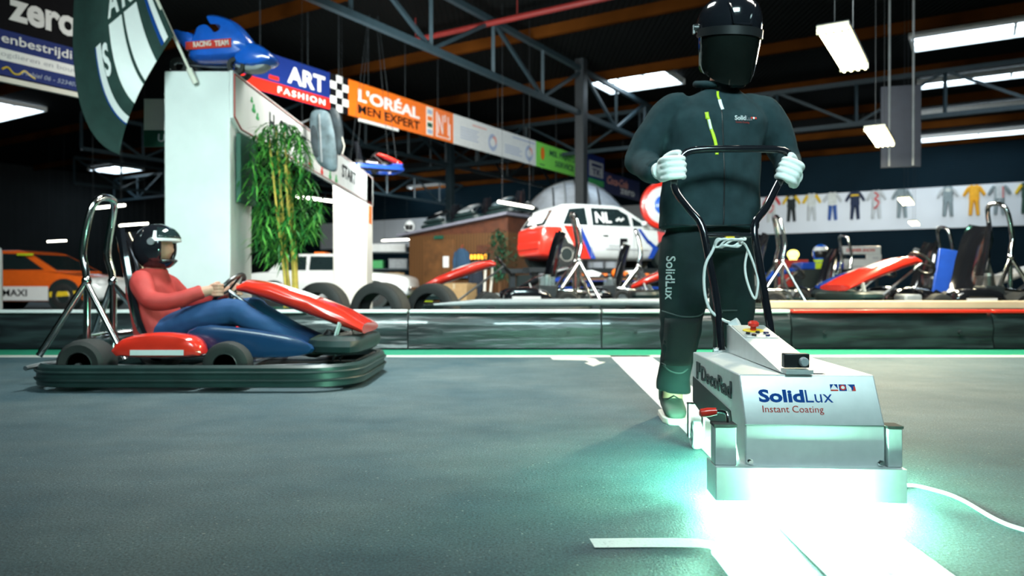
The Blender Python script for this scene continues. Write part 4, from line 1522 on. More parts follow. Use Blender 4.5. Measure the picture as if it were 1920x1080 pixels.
M('flag_cloth', (.012, .040, .034), .85, var=.15)
m = MB()
n = 70
grid = [[fpt(i / n, j / n) for j in range(n + 1)] for i in range(n + 1)]
bvs = [[m.bm.verts.new(p) for p in r_] for r_ in grid]
for i in range(n):
    for j in range(n):
        m.bm.faces.new([bvs[i][j], bvs[i][j + 1], bvs[i + 1][j + 1], bvs[i + 1][j]]).material_index = flag_col((i + .5) / n, (j + .5) / n)
fg = m.build('flag', ['flag_cloth', 'white_ink', 'blue_ink'], ang=180)
tag(fg, 'hanging dark green flag with white panels and stripes, left of the white pillar', 'flag')
so = fg.modifiers.new('t', 'SOLIDIFY'); so.thickness = .004
# letters in the upper band of the flag
for s_, s0, s1, t0, t1 in (('R', .10, .27, .22, .36), ('A', .10, .27, .40, .54), ('S', .38, .60, .58, .65)):
    me = text_mesh(s_, .03)
    xs = [v.co.x for v in me.vertices]; ys = [v.co.y for v in me.vertices]
    for v in me.vertices:
        u_ = (v.co.x - min(xs)) / (max(xs) - min(xs)); w_ = (v.co.y - min(ys)) / (max(ys) - min(ys))
        v.co = (V((u_, w_, v.co.z)))
    for v in me.vertices:
        q = fpt(s1 + (s0 - s1) * v.co.y, t1 + (t0 - t1) * v.co.x)
        v.co = q + V((0, -.012 - v.co.z * .1, 0))
    link(me, 'flag_letter', 'white_ink', fg)

# ------------------------------------------------------------------ hanging boards
def board(name, label, xa, xb, zb, zt, P0, D, mat, th=.04, group=None, ya=None):
    """flat board on the vertical plane through P0 along D, between two photo columns"""
    def on(xp):
        k = (xp - 960) / FPX
        t_ = (k * P0.y - P0.x) / (D.x - k * D.y)
        return V((P0.x + D.x * t_, P0.y + D.y * t_, 0))
    a, b = on(xa), on(xb)
    L = (b - a).length
    t = thing(name, label, 'sign', (a.x, a.y, zb), math.atan2((b - a).y, (b - a).x), group)
    m_ = MB(); m_.box((L / 2, th / 2, (zt - zb) / 2), (L, th, zt - zb)); m_.build('panel', mat, t)
    F = fr((0, -.002, 0), (1, 0, 0), (0, 0, 1))
    return t, F, L, zt - zb


def rods(t, L, h, top, n=2):
    for k in range(n):
        x = L * (k + .5) / n
        m_ = MB(); m_.cyl((x, .02, h), (x, .02, top), .012, n=6); m_.build('hanger_rod', 'dark_steel', t)


def patch(t, F, pts, mat, name, ex=.004, off=0.):
    m_ = MB(); m_.prism(pts, ex, F @ Matrix.Translation((0, 0, off))); return m_.build(name, mat, t)


def rect(x0, y0, x1, y1):
    return [(x0, y0), (x1, y0), (x1, y1), (x0, y1)]


def T(t, F, s, x, y, w_, h_, mat, **k):
    return text(s, F @ Matrix.Translation((x, y, .004)), w_, h_, mat, t, ex=.004, world=False, **k)


BP, BD = V((-4.17, 18.8, 0)), V((.522, .853, 0))
ZB, ZT = 4.88, 5.78
t, F, L, H = board('sponsor_board', 'dark blue and red board reading ART FASHION, behind the blue bodywork', 440, 619, ZB, ZT, BP, BD, 'sign_blue', group='sponsor boards hanging in a row')
patch(t, F, rect(0, 0, L, H * .30), 'red', 'red_band')
T(t, F, 'ART', L * .52, H * .40, L * .42, H * .44, 'white_ink', bold=.03)
T(t, F, 'FASHION', L * .42, H * .07, L * .52, H * .16, 'white_ink', space=1.3, bold=.02)
patch(t, F, rect(L * .33, H * .36, L * .43, H * .46), 'red', 'red_mark')
rods(t, L, H, 7.3 - ZB)
t, F, L, H = board('sponsor_board', 'narrow black and white chequered board beside the orange one', 619.5, 653.5, ZB, ZT, BP, BD, 'black_ink', group='sponsor boards hanging in a row')
for i in range(3):
    for j in range(5):
        if (i + j) % 2 == 1:
            patch(t, F, rect(L * i / 3, H * j / 5, L * (i + 1) / 3, H * (j + 1) / 5), 'white_ink', 'check')
rods(t, L, H, 7.3 - ZB, 1)
t, F, L, H = board('sponsor_board', 'orange board with white and black lettering, longest of the colourful ones', 654, 850, ZB, ZT, BP, BD, 'orange', group='sponsor boards hanging in a row')
T(t, F, "L'ORÉAL", L * .075, H * .46, L * .56, H * .44, 'white_ink', bold=.035)
T(t, F, 'MEN EXPERT', L * .075, H * .12, L * .56, H * .26, 'black_ink', bold=.02)
T(t, F, 'PARIS', L * .215, H * .60, L * .05, H * .05, 'red_ink')
patch(t, F, rect(L * .705, H * .06, L * .775, H * .95), 'cream', 'picture_strip')
for j, mt in enumerate(('pale_blue_ink', 'dark_green', 'orange', 'pale_blue_ink')):
    patch(t, F, rect(L * .715, H * (.10 + .21 * j), L * .765, H * (.24 + .21 * j)), mt, 'picture', off=.004)
for a_, b_ in ((rect(L * .81, H * .08, L * .965, H * .11), 0), (rect(L * .81, H * .08, L * .82, H * .88), 0), (rect(L * .955, H * .08, L * .965, H * .6), 0)):
    patch(t, F, a_, 'white_ink', 'frame_line')
T(t, F, 'N°1', L * .83, H * .20, L * .115, H * .66, 'white_ink')
m = MB(); m.box((L * .26, .02, -.05), (L * .34, .06, .07)); m.build('lower_strip', 'white_paint', t)
rods(t, L, H, 7.3 - ZB, 3)
t, F, L, H = board('sponsor_board', 'long white board with two faint round logos and small print', 850.5, 1005, ZB, ZT, BP, BD, 'white_paint', group='sponsor boards hanging in a row')
for x, c in ((.43, 'pale_blue_ink'), (.90, 'pale_blue_ink')):
    patch(t, F, [(L * x + .32 * math.cos(a) * .8, H * .42 + .28 * math.sin(a)) for a in [2 * PI * k / 20 for k in range(20)]], c, 'round_logo')
    patch(t, F, [(L * x + .10 + .13 * math.cos(a), H * .5 + .15 * math.sin(a)) for a in [2 * PI * k / 14 for k in range(14)]], 'pale_red_ink', 'logo_mark', off=.003)
    patch(t, F, [(L * x + .16 * math.cos(a), H * .42 + .14 * math.sin(a)) for a in [2 * PI * k / 16 for k in range(16)]], 'white_paint', 'logo_centre', off=.004)
for k in range(5):
    patch(t, F, rect(L * .07, H * (.26 + .09 * k), L * (.27 - .02 * (k % 2)), H * (.29 + .09 * k)), 'pale_blue_ink', 'print_line')
for k in range(4):
    patch(t, F, rect(L * .58, H * (.20 + .09 * k), L * (.80 - .03 * (k % 2)), H * (.235 + .09 * k)), 'pale_blue_ink', 'print_line')
patch(t, F, rect(L * .20, H * .80, L * .36, H * .84), 'pale_red_ink', 'print_line')
patch(t, F, rect(L * .68, H * .84, L * .98, H * .89), 'pale_blue_ink', 'print_line')
rods(t, L, H, 7.3 - ZB, 3)
t, F, L, H = board('sponsor_board', 'bright lime green board with dark lettering left of the steel column', 1005.5, 1078, ZB, ZT, BP, BD, 'sign_green', group='sponsor boards hanging in a row')
T(t, F, 'MSL PAINTS', L * .32, H * .58, L * .66, H * .24, 'dark_green', bold=.02)
T(t, F, 'SERVICE', L * .46, H * .20, L * .50, H * .24, 'dark_green', bold=.02)
patch(t, F, [(L * .15 + .14 * math.cos(a), H * .58 + .24 * math.sin(a)) for a in [2 * PI * k / 16 for k in range(16)]], 'orange', 'orange_mark')
patch(t, F, rect(L * .08, H * .1, L * .2, H * .14), 'dark_green', 'print_line')
rods(t, L, H, 7.3 - ZB, 1)
t, F, L, H = board('sponsor_board', 'narrow dark blue board with a white and green emblem, right of the steel column', 1080, 1133, 4.72, 6.0, BP, BD, 'sign_blue', group='sponsor boards hanging in a row')
patch(t, F, rect(L * .45, H * .30, L * .95, H * .80), 'grey_ink', 'emblem')
patch(t, F, rect(L * .52, H * .62, L * .90, H * .72), 'navy', 'emblem_bar', off=.004)
T(t, F, 'TK', L * .55, H * .36, L * .32, H * .20, 'navy', bold=.03)
patch(t, F, rect(L * .42, H * .02, L * .98, H * .22), 'green', 'green_patch')
rods(t, L, H, 7.3 - 4.72, 1)
t, F, L, H = board('sponsor_board', 'dark board with a red script word and small white lettering, farthest of the row', 1134, 1199, 4.55, 5.45, BP, BD, 'navy', group='sponsor boards hanging in a row')

T(t, F, 'Coca-Cola', L * .06, H * .46, L * .58, H * .40, 'pale_red_ink', shear=.35, bold=.03)
T(t, F, 'zero', L * .42, H * .14, L * .42, H * .26, 'white_ink', bold=.02)
rods(t, L, H, 7.3 - 4.55, 1)

# the two boards at the upper left
LP, LD = V((-5.7, 9.0, 0)), V((.522, .853, 0))
t, F, L, H = board('sponsor_board', 'black board with large white lettering zero at the upper left corner', -60, 175, 3.56, 4.5, LP, LD, 'black_ink')
T(t, F, 'zero', L * .30, H * .13, L * .56, H * .27, 'white_ink', bold=.035)
rods(t, L, H, 7.3 - 3.56)
t, F, L, H = board('sponsor_board', 'blue board with a white strip and pale lettering under the black one', -60, 175, 3.03, 3.555, LP, LD, 'sign_blue')
patch(t, F, rect(0, H * .32, L, H * .58), 'white_ink', 'white_strip')
T(t, F, 'enbestrijding', L * .245, H * .65, L * .70, H * .27, 'white_ink', bold=.01)
T(t, F, 'ogdieren en bouwen', L * .24, H * .38, L * .72, H * .14, 'grey_ink')
T(t, F, 'Mobiel 06 - 52340773', L * .40, H * .09, L * .52, H * .10, 'pale_blue_ink', shear=.25)
m = MB(); m.tube([F @ V((L * .25 + .06 * k, H * .12 + .035 * math.sin(k * 1.9), .004)) for k in range(7)], .010, 6, sub=3); m.build('yellow_squiggle', 'yellow', t)
m = MB(); m.box((L / 2, .02, -.05), (L, .05, .06)); m.build('lower_rail', 'cream', t)
# small sign behind the flag, fixed to the pillar
m = MB(); m.box((-3.70, 8.16, 2.45), (.62, .03, .34)); us = m.build('panel_sign', 'cream'); tag(us, 'cream sign with a grey ring over dark green, left of the white pillar', 'sign')
m = MB(); m.box((-3.70, 8.16, 2.19), (.62, .03, .18)); m.build('lower_panel', 'dark_green', us)
m = MB(); m.tube([V((-3.70 + .075 * math.copysign(abs(math.cos(a)) ** .6, math.cos(a)), 8.142, 2.42 + .07 * math.copysign(abs(math.sin(a)) ** .6, math.sin(a)))) for a in [2 * PI * k / 20 for k in range(20)]], .014, 6, closed=True); m.build('ring_mark', 'grey_ink', us)
text('UNL', fr((-3.86, 8.142, 2.155), (1, 0, -.08), (0, 0, 1)), .235, .085, 'grey_ink', us, bold=.01)

# ------------------------------------------------------------------ grey fairing hung over the banner
gf = thing('grey_fairing', 'worn blue grey kart fairing hanging over the banner of the gate', 'fairing', (-2.72, 10.1, 1.9))
M('worn_grey', (.13, .19, .22), .45, var=.55, scale=6)
M('worn_dark', (.03, .045, .055), .5, var=.4)
gx = lambda x: (x - 960) / 1400 * 10.0
gz = lambda y: CH + (HZ - y) / 1400 * 10.0
GM = fr((0, 10.0, 0), (1, 0, 0), (0, 0, 1))
m = MB(); m.inflate([(gx(x), gz(y)) for x, y in [(584, 212), (600, 206), (618, 212), (626, 230), (632, 270), (633, 312), (628, 322), (612, 318), (596, 306), (585, 280), (582, 240)]], .06, GM, sub=2); m.build('shell', 'worn_grey', gf, True)
m = MB(); m.inflate([(gx(x), gz(y)) for x, y in [(618, 205), (634, 208), (641, 230), (644, 260), (642, 285), (634, 290), (628, 250)]], .05, GM, sub=2); m.build('side_wing', 'worn_dark', gf, True)
m = MB(); m.inflate([(gx(x), gz(y)) for x, y in [(586, 232), (600, 240), (602, 300), (590, 292), (584, 262)]], .064, GM, sub=2); m.build('dark_panel', 'worn_dark', gf, True)
m = MB(); m.tube([(gx(601), 9.93, gz(216)), (gx(603), 9.93, gz(250)), (gx(606), 9.93, gz(306))], .012, 6); m.build('edge_trim', 'grey_paint', gf, True)
m = MB(); m.tube([(-2.81, 10., 2.76), (-2.72, 10., 2.80), (gx(600), 10., gz(214))], .012, 6); m.tube([(-2.83, 10.0, 2.6), (-2.82, 10.0, 2.77)], .012, 6); m.build('hook', 'grey_paint', gf, True)
m = MB(); m.tube([(gx(640), 9.97, gz(250)), (gx(647), 9.97, gz(275)), (gx(643), 9.97, gz(290))], .010, 6); m.build('strap', 'cream', gf, True)

# ------------------------------------------------------------------ bamboo in a tub
bam = thing('bamboo_plant', 'tall potted bamboo with yellow canes and drooping green leaves before the gate', 'plant', ((525 - 960) / 1400 * 7.75, 7.75, 0))
M('cane', (.62, .45, .08), .45, var=.25, scale=12)
M('leaf', (.018, .16, .025), .5, var=.45, scale=3)
M('leaf_light', (.10, .36, .05), .5, var=.35, scale=3)
bx0 = bam.location.x
m = MB(); m.lathe([(0, 0), (.17, 0), (.21, .34), (.22, .36), (.19, .36), (.18, .32), (0, .32)], Matrix.Translation((0, 0, 0)), 24); m.build('tub', 'dark_green', bam)
rb = random.Random(11)
canes = [((536, 545), (522, 420), (505, 262)), ((541, 545), (530, 400), (517, 240)), ((543, 545), (528, 430), (523, 300)), ((555, 545), (541, 400), (535, 310)), ((550, 545), (545, 420), (533, 250)), ((557, 545), (547, 380), (540, 290))]
for i, cn in enumerate(canes):
    pts_ = []
    for q, (x, y) in enumerate(cn):
        Yq = 7.75 + .05 * ((i % 3) - 1) * (1 + q * .4)
        pts_.append(px(x, y, Yq) - bam.location)
    pts_.insert(0, V((pts_[0].x * .7, pts_[0].y, .30)))
    m = MB(); m.tube(pts_, [.017, .016, .014, .009], 9, sub=5)
    P_, _ = smooth(pts_, [0] * 4, 5)
    for p in P_[::3]:
        m.ell(p, (.020, .020, .008), 9, 6)
    m.build('cane', 'cane', bam)


def leaf_mesh(m_, p, d, L_, w_, droop):
    d = d.normalized()
    s_ = d.cross(V((0, 0, 1)))
    s_ = s_.normalized() if s_.length > .01 else V((1, 0, 0))
    a = p + d * L_ * .5 + V((0, 0, -droop * L_ * .2))
    b = p + d * L_ + V((0, 0, -droop * L_ * .8))
    up = V((0, 0, w_ * .25))
    m_.add([p, a + s_ * w_, a - up * 0, a - s_ * w_, b], [(0, 1, 2), (0, 2, 3), (1, 4, 2), (2, 4, 3)])


for mat_, cnt, nm in (('leaf', 1150, 'foliage'), ('leaf_light', 650, 'foliage')):
    m = MB()
    for q in range(cnt):
        y = rb.choice([rb.gauss(300, 35), rb.gauss(400, 38), rb.gauss(350, 60), rb.gauss(250, 18), rb.gauss(440, 30)])
        if y > 490 or y < 228:
            continue
        half = 18 + 50 * max(0, math.sin((y - 225) / 260 * PI)) ** .6
        x = 528 + rb.uniform(-1, 1) * half + (12 if 370 < y < 440 else -6)
        p = px(x, y, 7.75 + rb.gauss(0, .13)) - bam.location
        an = rb.uniform(0, 2 * PI)
        d = V((math.cos(an), math.sin(an), rb.uniform(-.9, .25)))
        leaf_mesh(m, p, d, rb.uniform(.09, .19), rb.uniform(.008, .014), rb.uniform(.2, 1.))
    o = m.build(nm, mat_, bam)
    o['kind'] = 'stuff'
m = MB()
for q in range(26):
    y = rb.uniform(250, 460)
    a = px(530, y + 20, 7.75) - bam.location
    b = px(530 + rb.uniform(-55, 55), y, 7.75 + rb.uniform(-.15, .15)) - bam.location
    m.tube([a, a.lerp(b, .5) + V((0, 0, .04)), b], [.005, .004, .002], 5, sub=1)
m.build('twigs', 'leaf', bam)
# ------------------------------------------------------------------ cars (local: forward +x, right side at -y)
def make_car(name, label, loc, rz, W, low, house, wins, axles, wr, mats, colour, rim='steel', cat='car'):
    """low: stations (x, half width, z bottom, z top); house: side outline of the cabin; wins: side windows; colour(x) -> slot"""
    c = thing(name, label, cat, loc, rz)
    P_, _ = smooth([V((s[0], s[2], s[3])) for s in low], [0] * len(low), 4)
    W_, _ = smooth([V((s[1], 0, 0)) for s in low], [0] * len(low), 4)
    m = MB()
    rings = []
    for p, w_ in zip(P_, W_):
        x, zb, zt = p
        hw = w_.x
        hh = zt - zb
        half = [(-hw * .82, zb), (-hw * .96, zb + hh * .12), (-hw, zb + hh * .45), (-hw * .985, zb + hh * .80), (-hw * .93, zt - .015), (-hw * .80, zt)]
        ring = [V((x, y, z)) for y, z in half] + [V((x, 0, zt + .025))] + [V((x, -y, z)) for y, z in reversed(half)]
        rings.append(ring)
    n = len(rings[0])
    vs = [m.bm.verts.new(q) for r_ in rings for q in r_]
    for i in range(len(rings) - 1):
        for k in range(n):
            l = (k + 1) % n
            f = m.bm.faces.new((vs[i * n + k], vs[i * n + l], vs[(i + 1) * n + l], vs[(i + 1) * n + k]))
            f.material_index = colour((rings[i][0].x + rings[i + 1][0].x) / 2)
    m.bm.faces.new(vs[:n][::-1]).material_index = colour(rings[0][0].x)
    m.bm.faces.new(vs[-n:]).material_index = colour(rings[-1][0].x)
    body_ = m.build('car_body', mats, c, ang=50)
    zb0 = min(z for x, z in house)
    zt0 = max(z for x, z in house)
    hwid = lambda z, off=0.: W / 2 * (.955 - .20 * (z - zb0) / (zt0 - zb0)) + off
    m = MB()
    hp = house
    nn = len(hp)
    vs = [m.bm.verts.new((x, -hwid(z), z)) for x, z in hp] + [m.bm.verts.new((x, hwid(z), z)) for x, z in hp]
    cen = [(min(x for x, z in hp) + max(x for x, z in hp)) / 2]
    for i in range(nn):
        j = (i + 1) % nn
        f = m.bm.faces.new((vs[i], vs[j], vs[nn + j], vs[nn + i]))
        f.material_index = 0
    m.bm.faces.new(vs[:nn]); m.bm.faces.new(vs[nn:][::-1])
    cab = m.build('cabin', mats[1:] + mats[:1] if len(mats) > 1 else mats, c, bevel=.035, seg=3)
    for wn in wins:
        for s in (-1, 1):
            m = MB()
            a = [V((x, s * hwid(z, .004), z)) for x, z in wn]
            b = [V((x, s * hwid(z, -.012), z)) for x, z in wn]
            m.loft([a, b])
            m.build('side_window', 'glass_dark', cab)
    # windscreen and rear screen
    def screen(nm, pa, pb):
        m_ = MB()
        d = V((pb[0] - pa[0], 0, pb[1] - pa[1]))
        nrm = V((-d.z, 0, d.x)).normalized()
        if nrm.z < 0:
            nrm = -nrm
        q = []
        for f in (.10, .90):
            x, z = pa[0] + (pb[0] - pa[0]) * f, pa[1] + (pb[1] - pa[1]) * f
            hw = hwid(z) - .09
            q += [V((x, -hw, z)), V((x, hw, z))]
        a = [q[0], q[1], q[3], q[2]]
        m_.loft([[p + nrm * .006 for p in a], [p - nrm * .012 for p in a]])
        m_.build(nm, 'glass_dark', cab)
    hi = max(range(nn), key=lambda i: hp[i][0]); lo_ = min(range(nn), key=lambda i: hp[i][0])
    screen('windscreen', hp[(hi - 1) % nn], hp[hi])
    screen('rear_screen', hp[(lo_ + 1) % nn], hp[lo_])
    for x in axles:
        for s in (-1, 1):
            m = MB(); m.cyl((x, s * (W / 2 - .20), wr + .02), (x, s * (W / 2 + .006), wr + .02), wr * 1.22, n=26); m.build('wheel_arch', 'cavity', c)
            wheel(c, (x, s * (W / 2 - .075), wr), wr, .19, rim=rim, name='wheel')
    return c, body_, cab, hwid


M('car_white', (.74, .77, .77), .25, coat=.5, var=.03)
M('car_red', (.72, .035, .02), .25, coat=.5, var=.05)
M('car_orange', (.80, .13, .015), .25, coat=.5, var=.05)
M('car_pink', (.72, .10, .10), .25, coat=.5, var=.05)

# --- white, red and blue hatchback on its lift
HZ0 = .95
low = [(-1.78, .58, .36, .66), (-1.74, .74, .26, .86), (-1.5, .79, .20, .90), (-1.2, .80, .18, .90), (-.6, .81, .17, .90), (.2, .81, .17, .89), (.8, .80, .18, .88), (1.3, .78, .20, .80), (1.7, .74, .22, .72), (1.90, .62, .28, .60), (1.95, .5, .34, .52)]
house = [(-1.70, .86), (-1.42, 1.28), (-1.25, 1.365), (-1.0, 1.39), (.0, 1.38), (.22, 1.34), (.98, .86)]
wins = [[(-1.28, .93), (-1.10, 1.27), (-.72, 1.31), (-.70, .92)], [(-.58, .92), (-.58, 1.31), (.08, 1.30), (.30, 1.17), (.34, .92)], [(.40, .92), (.40, 1.13), (.76, .92)]]
hatch, hb_, hc_, hwf = make_car('hatchback_car', 'white hatchback with red ends, blue stripes and black number five on a lift', ((1128 - 960) / 1400 * 16.9, 17.0, HZ0), R(20), 1.62, low, house, wins, (-1.22, 1.25), .285,
    ['car_red', 'car_white', 'car_pink'], lambda x: 0 if x < -1.02 else (1 if x < .98 else 2), rim='cream')
SD = fr((0, -.815, 0), (1, 0, 0), (0, 0, 1))


def side(poly, mat, nm, off=0., lab=None):
    m_ = MB(); m_.prism(poly, .006, SD @ Matrix.Translation((0, 0, off))); return m_.build(nm, mat, hb_, label=lab)


side([(-1.00, .20), (-.90, .20), (-1.30, .90), (-1.38, .90)], 'cream', 'cream_stripe')
side([(-.66, .20), (-.54, .20), (-.88, .89), (-.98, .89)], 'blue', 'blue_stripe')
side([(-.92, .20), (-.62, .20), (-.95, .89), (-1.30, .90)], 'car_red', 'red_panel', -.002)
side([(.72, .55), (.82, .55), (.56, .86), (.48, .86)], 'blue', 'blue_stripe')
side([(.74, .22), (.86, .22), (1.0, .45), (.78, .62), (.66, .62), (.86, .45)], 'blue', 'blue_stripe')
side([(-.30, .405), (.74, .405), (.74, .43), (-.30, .43)], 'grey_ink', 'side_moulding')
text('5', SD @ Matrix.Translation((.02, .25, .004)), .22, .40, 'black_ink', hb_, bold=.03, world=False, ex=.004, label='black racing number on the door')
text('RENAULT', SD @ Matrix.Translation((-.22, .455, .003)), .42, .06, 'grey_ink', hb_, bold=.01, world=False, ex=.004)
m = MB(); m.box((-.30, -.815, .70), (.12, .02, .03)); m.build('door_handle', 'black_plastic', hb_)
for x in (-.64, .38):
    side([(x, .22), (x + .008, .22), (x + .008, .88), (x, .88)], 'grey_ink', 'door_gap', .001)
WN = fr((-.50, -hwf(.98, .014), .98), (1, 0, 0), V((0, .30, 1)))
text('NL', WN @ Matrix.Translation((0, 0, 0)), .38, .25, 'white_ink', hc_, bold=.03, world=False, ex=.003)
m = MB()
for k in range(4):
    m.ell((0.02 + .05 * k, -hwf(1.05 + .03 * (k % 2), .012), 1.05 + .03 * (k % 2)), (.03, .004, .03), 8, 6)
m.build('window_sticker', 'white_ink', hc_)
m = MB()
for z in (.98, 1.14):
    pass
m.box((-1.77, 0, .48), (.06, 1.3, .16)); m.build('rear_bumper', 'car_red', hatch, bevel=.02)
m = MB(); m.box((1.93, 0, .42), (.08, 1.2, .16)); m.build('front_bumper', 'car_red', hatch, bevel=.02)
for s in (-1, 1):
    m = MB(); m.box((-1.742, s * .62, .70), (.03, .16, .20)); m.build('tail_light', 'red_dull', hatch, bevel=.01)
    m = MB(); m.box((1.86, s * .56, .60), (.08, .22, .11)); m.build('headlight', 'white_gloss', hatch, bevel=.01)
    m = MB(); m.ell((.62, s * .86, .98), (.06, .09, .06), 10, 8); m.build('door_mirror', 'car_white', hatch)
m = MB(); m.prism([(-.45, -.03), (.45, -.03), (.40, .30), (-.40, .30)], .012, fr((-1.62, 0, .97), (0, -1, 0), V((.55, 0, 1)))); m.build('rear_sticker', 'white_ink', hc_)
# lift under it
lift = thing('car_lift', 'dark car lift with blue frame carrying the white hatchback', 'lift', (hatch.location.x, 17.0, 0), R(20))
for s in (-1, 1):
    m = MB(); m.box((0, s * .70, .90), (4.2, .38, .10)); m.build('runway', 'dark_steel', lift)
for x in (-1.9, 1.9):
    for s in (-1, 1):
        m = MB(); m.box((x, s * .70, .425), (.12, .12, .85)); m.build('post', 'dark_steel', lift)
for s in (-1, 1):
    m = MB(); m.box((0, s * .80, .70), (3.0, .05, .07)); m.box((0, s * .80, .52), (3.0, .05, .05)); 
    for k in range(5):
        m.box((-1.4 + .7 * k, s * .80, .65), (.05, .05, .42))
    m.build('side_frame', 'blue', lift)
m = MB(); m.box((0, .1, .45), (3.6, 1.2, .70)); m.build('machinery_box', 'cavity', lift)

# --- white saloon behind the gate
low2 = [(-2.3, .60, .40, .70), (-2.24, .78, .32, .84), (-1.8, .84, .25, .92), (-1.0, .86, .22, .94), (.2, .86, .22, .94), (.9, .86, .22, .93), (1.6, .84, .24, .88), (2.15, .78, .30, .80), (2.28, .62, .38, .66)]
house2 = [(-1.55, .90), (-1.15, 1.34), (-.9, 1.41), (.15, 1.42), (.40, 1.36), (.95, .90)]
wins2 = [[(-1.22, .97), (-1.0, 1.32), (-.50, 1.35), (-.48, .97)], [(-.40, .97), (-.40, 1.35), (.22, 1.34), (.70, .97)]]
sal, sb_, sc_, _ = make_car('saloon_car', 'white classic saloon parked behind the gate and the tyres', ((618 - 960) / 1400 * 20.2, 20.6, 0), R(-4), 1.74, low2, house2, wins2, (-1.35, 1.38), .31, ['car_white'], lambda x: 0)
m = MB(); m.box((2.30, 0, .48), (.08, 1.6, .10)); m.build('front_bumper', 'chrome', sal, bevel=.02)
m = MB(); m.box((-2.32, 0, .48), (.08, 1.6, .10)); m.build('rear_bumper', 'chrome', sal, bevel=.02)
m = MB(); m.box((-.30, 0, 1.45), (.30, .5, .06)); m.build('roof_sign', 'orange', sal, bevel=.01)

# --- orange and white rally car at the left
low3 = [(-2.1, .60, .34, .70), (-2.05, .80, .26, .92), (-1.5, .86, .20, .94), (-.4, .88, .18, .93), (.6, .88, .18, .92), (1.2, .86, .18, .86), (1.8, .80, .20, .76), (2.1, .68, .26, .62), (2.16, .5, .32, .52)]
house3 = [(-1.9, .88), (-1.35, 1.30), (-1.1, 1.40), (.0, 1.41), (.25, 1.36), (1.15, .88)]
wins3 = [[(-1.4, .94), (-1.15, 1.28), (-.62, 1.33), (-.60, .94)], [(-.50, .94), (-.50, 1.33), (.14, 1.32), (.80, .94)]]
ral, rb_, rc_, rhw = make_car('rally_car', 'orange and white rally car parked at the left behind the passing kart', ((62 - 960) / 1400 * 18.2, 18.4, 0), R(-6), 1.76, low3, house3, wins3, (-1.3, 1.32), .32, ['car_orange', 'car_orange', 'white_gloss'], lambda x: 0 if x < 1.75 else 2)
SD2 = fr((0, -.885, 0), (1, 0, 0), (0, 0, 1))
for pl, mt, nm in (([(-1.0, .22), (.95, .22), (.95, .55), (-1.0, .55)], 'white_ink', 'white_panel'), ([(.98, .30), (2.0, .36), (2.0, .46), (.98, .42)], 'yellow', 'yellow_stripe')):
    m = MB(); m.prism(pl, .006, SD2); m.build(nm, mt, rb_)
text('MAXI', SD2 @ Matrix.Translation((-.2, .32, .006)), .62, .16, 'black_ink', rb_, bold=.02, world=False)
m = MB(); m.box((.30, -.80, 1.30), (.4, .02, .05)); m.build('sun_strip', 'lime', rc_)
for s in (-1, 1):
    m = MB(); m.ell((2.05, s * .55, .62), (.10, .16, .10), 12, 8); m.build('headlight', 'white_gloss', ral)

# ------------------------------------------------------------------ silver dome behind the hatchback
DX, DY = (1078 - 960) / 1400 * 23.6, 24.0
dome = thing('dome_tent', 'big silver ribbed dome standing behind the white hatchback', 'dome', (DX, DY, 0))
M('silver_sheet', (.50, .55, .62), .42, .15, var=.25, scale=2.5)
m = MB()
rings = []
for i in range(15):
    th = PI / 2 * i / 14.5
    rings.append([V((2.02 * math.cos(th) ** .9 * math.cos(2 * PI * k / 48), 1.55 * math.cos(th) ** .9 * math.sin(2 * PI * k / 48), 3.30 * math.sin(th))) for k in range(48)])
m.loft(rings); m.build('sheet', 'silver_sheet', dome); dome.scale = (1.165,) * 3
for k in range(-5, 6):
    m = MB()
    x = k * .34
    yy = math.sqrt(max(.02, 1 - (x / 2.02) ** 2))
    m.tube([V((x * (1 - .12 * math.sin(a)), -1.60 * yy * math.cos(a) ** .9 - .01, 3.36 * yy * math.sin(a))) for a in [PI / 2 * q / 12 for q in range(13)]], .022, 6)
    m.build('rib', 'grey_paint' if k % 2 else 'dark_steel', dome)
m = MB(); m.tube([V((2.05 * math.cos(a), -.05, 3.35 * math.sin(a))) for a in [PI * q / 24 for q in range(25)]], .045, 8); m.build('edge_hoop', 'steel', dome)

# round helmet-like sign on a post
hs = thing('round_sign', 'large round white sign with red rim and blue centre, half hidden behind the operator', 'sign', ((1246 - 960) / 1400 * 18.9, 19.2, 0))
for r_, t_, mt, nm in ((.62, .12, 'red', 'red_rim'), (.53, .15, 'white_gloss', 'white_ring'), (.29, .18, 'bright_blue', 'blue_centre')):
    m = MB(); m.inflate([(r_ * .92 * math.cos(a), 2.62 + r_ * math.sin(a)) for a in [2 * PI * k / 24 for k in range(24)]], t_, fr((0, 0, 0), (1, 0, 0), (0, 0, 1)), sub=1); m.build(nm, mt, hs)
m = MB(); m.cyl((0, .0, 0), (0, .0, 2.2), .05, n=10); m.cyl((0, 0, 0), (0, 0, .04), .3, n=20); m.build('post', 'dark_steel', hs)

# bench with two model racing cars
bench = thing('bench', 'low plank bench in front of the car lift carrying two toy cars', 'bench', ((1165 - 960) / 1400 * 15.2, 15.2, 0))
m = MB(); m.box((0, 0, .70), (2.2, .42, .05)); m.build('plank', 'wood', bench, bevel=.005)
for x in (-.95, .95):
    m = MB(); m.box((x, 0, .3375), (.07, .36, .675)); m.build('leg', 'dark_steel', bench)


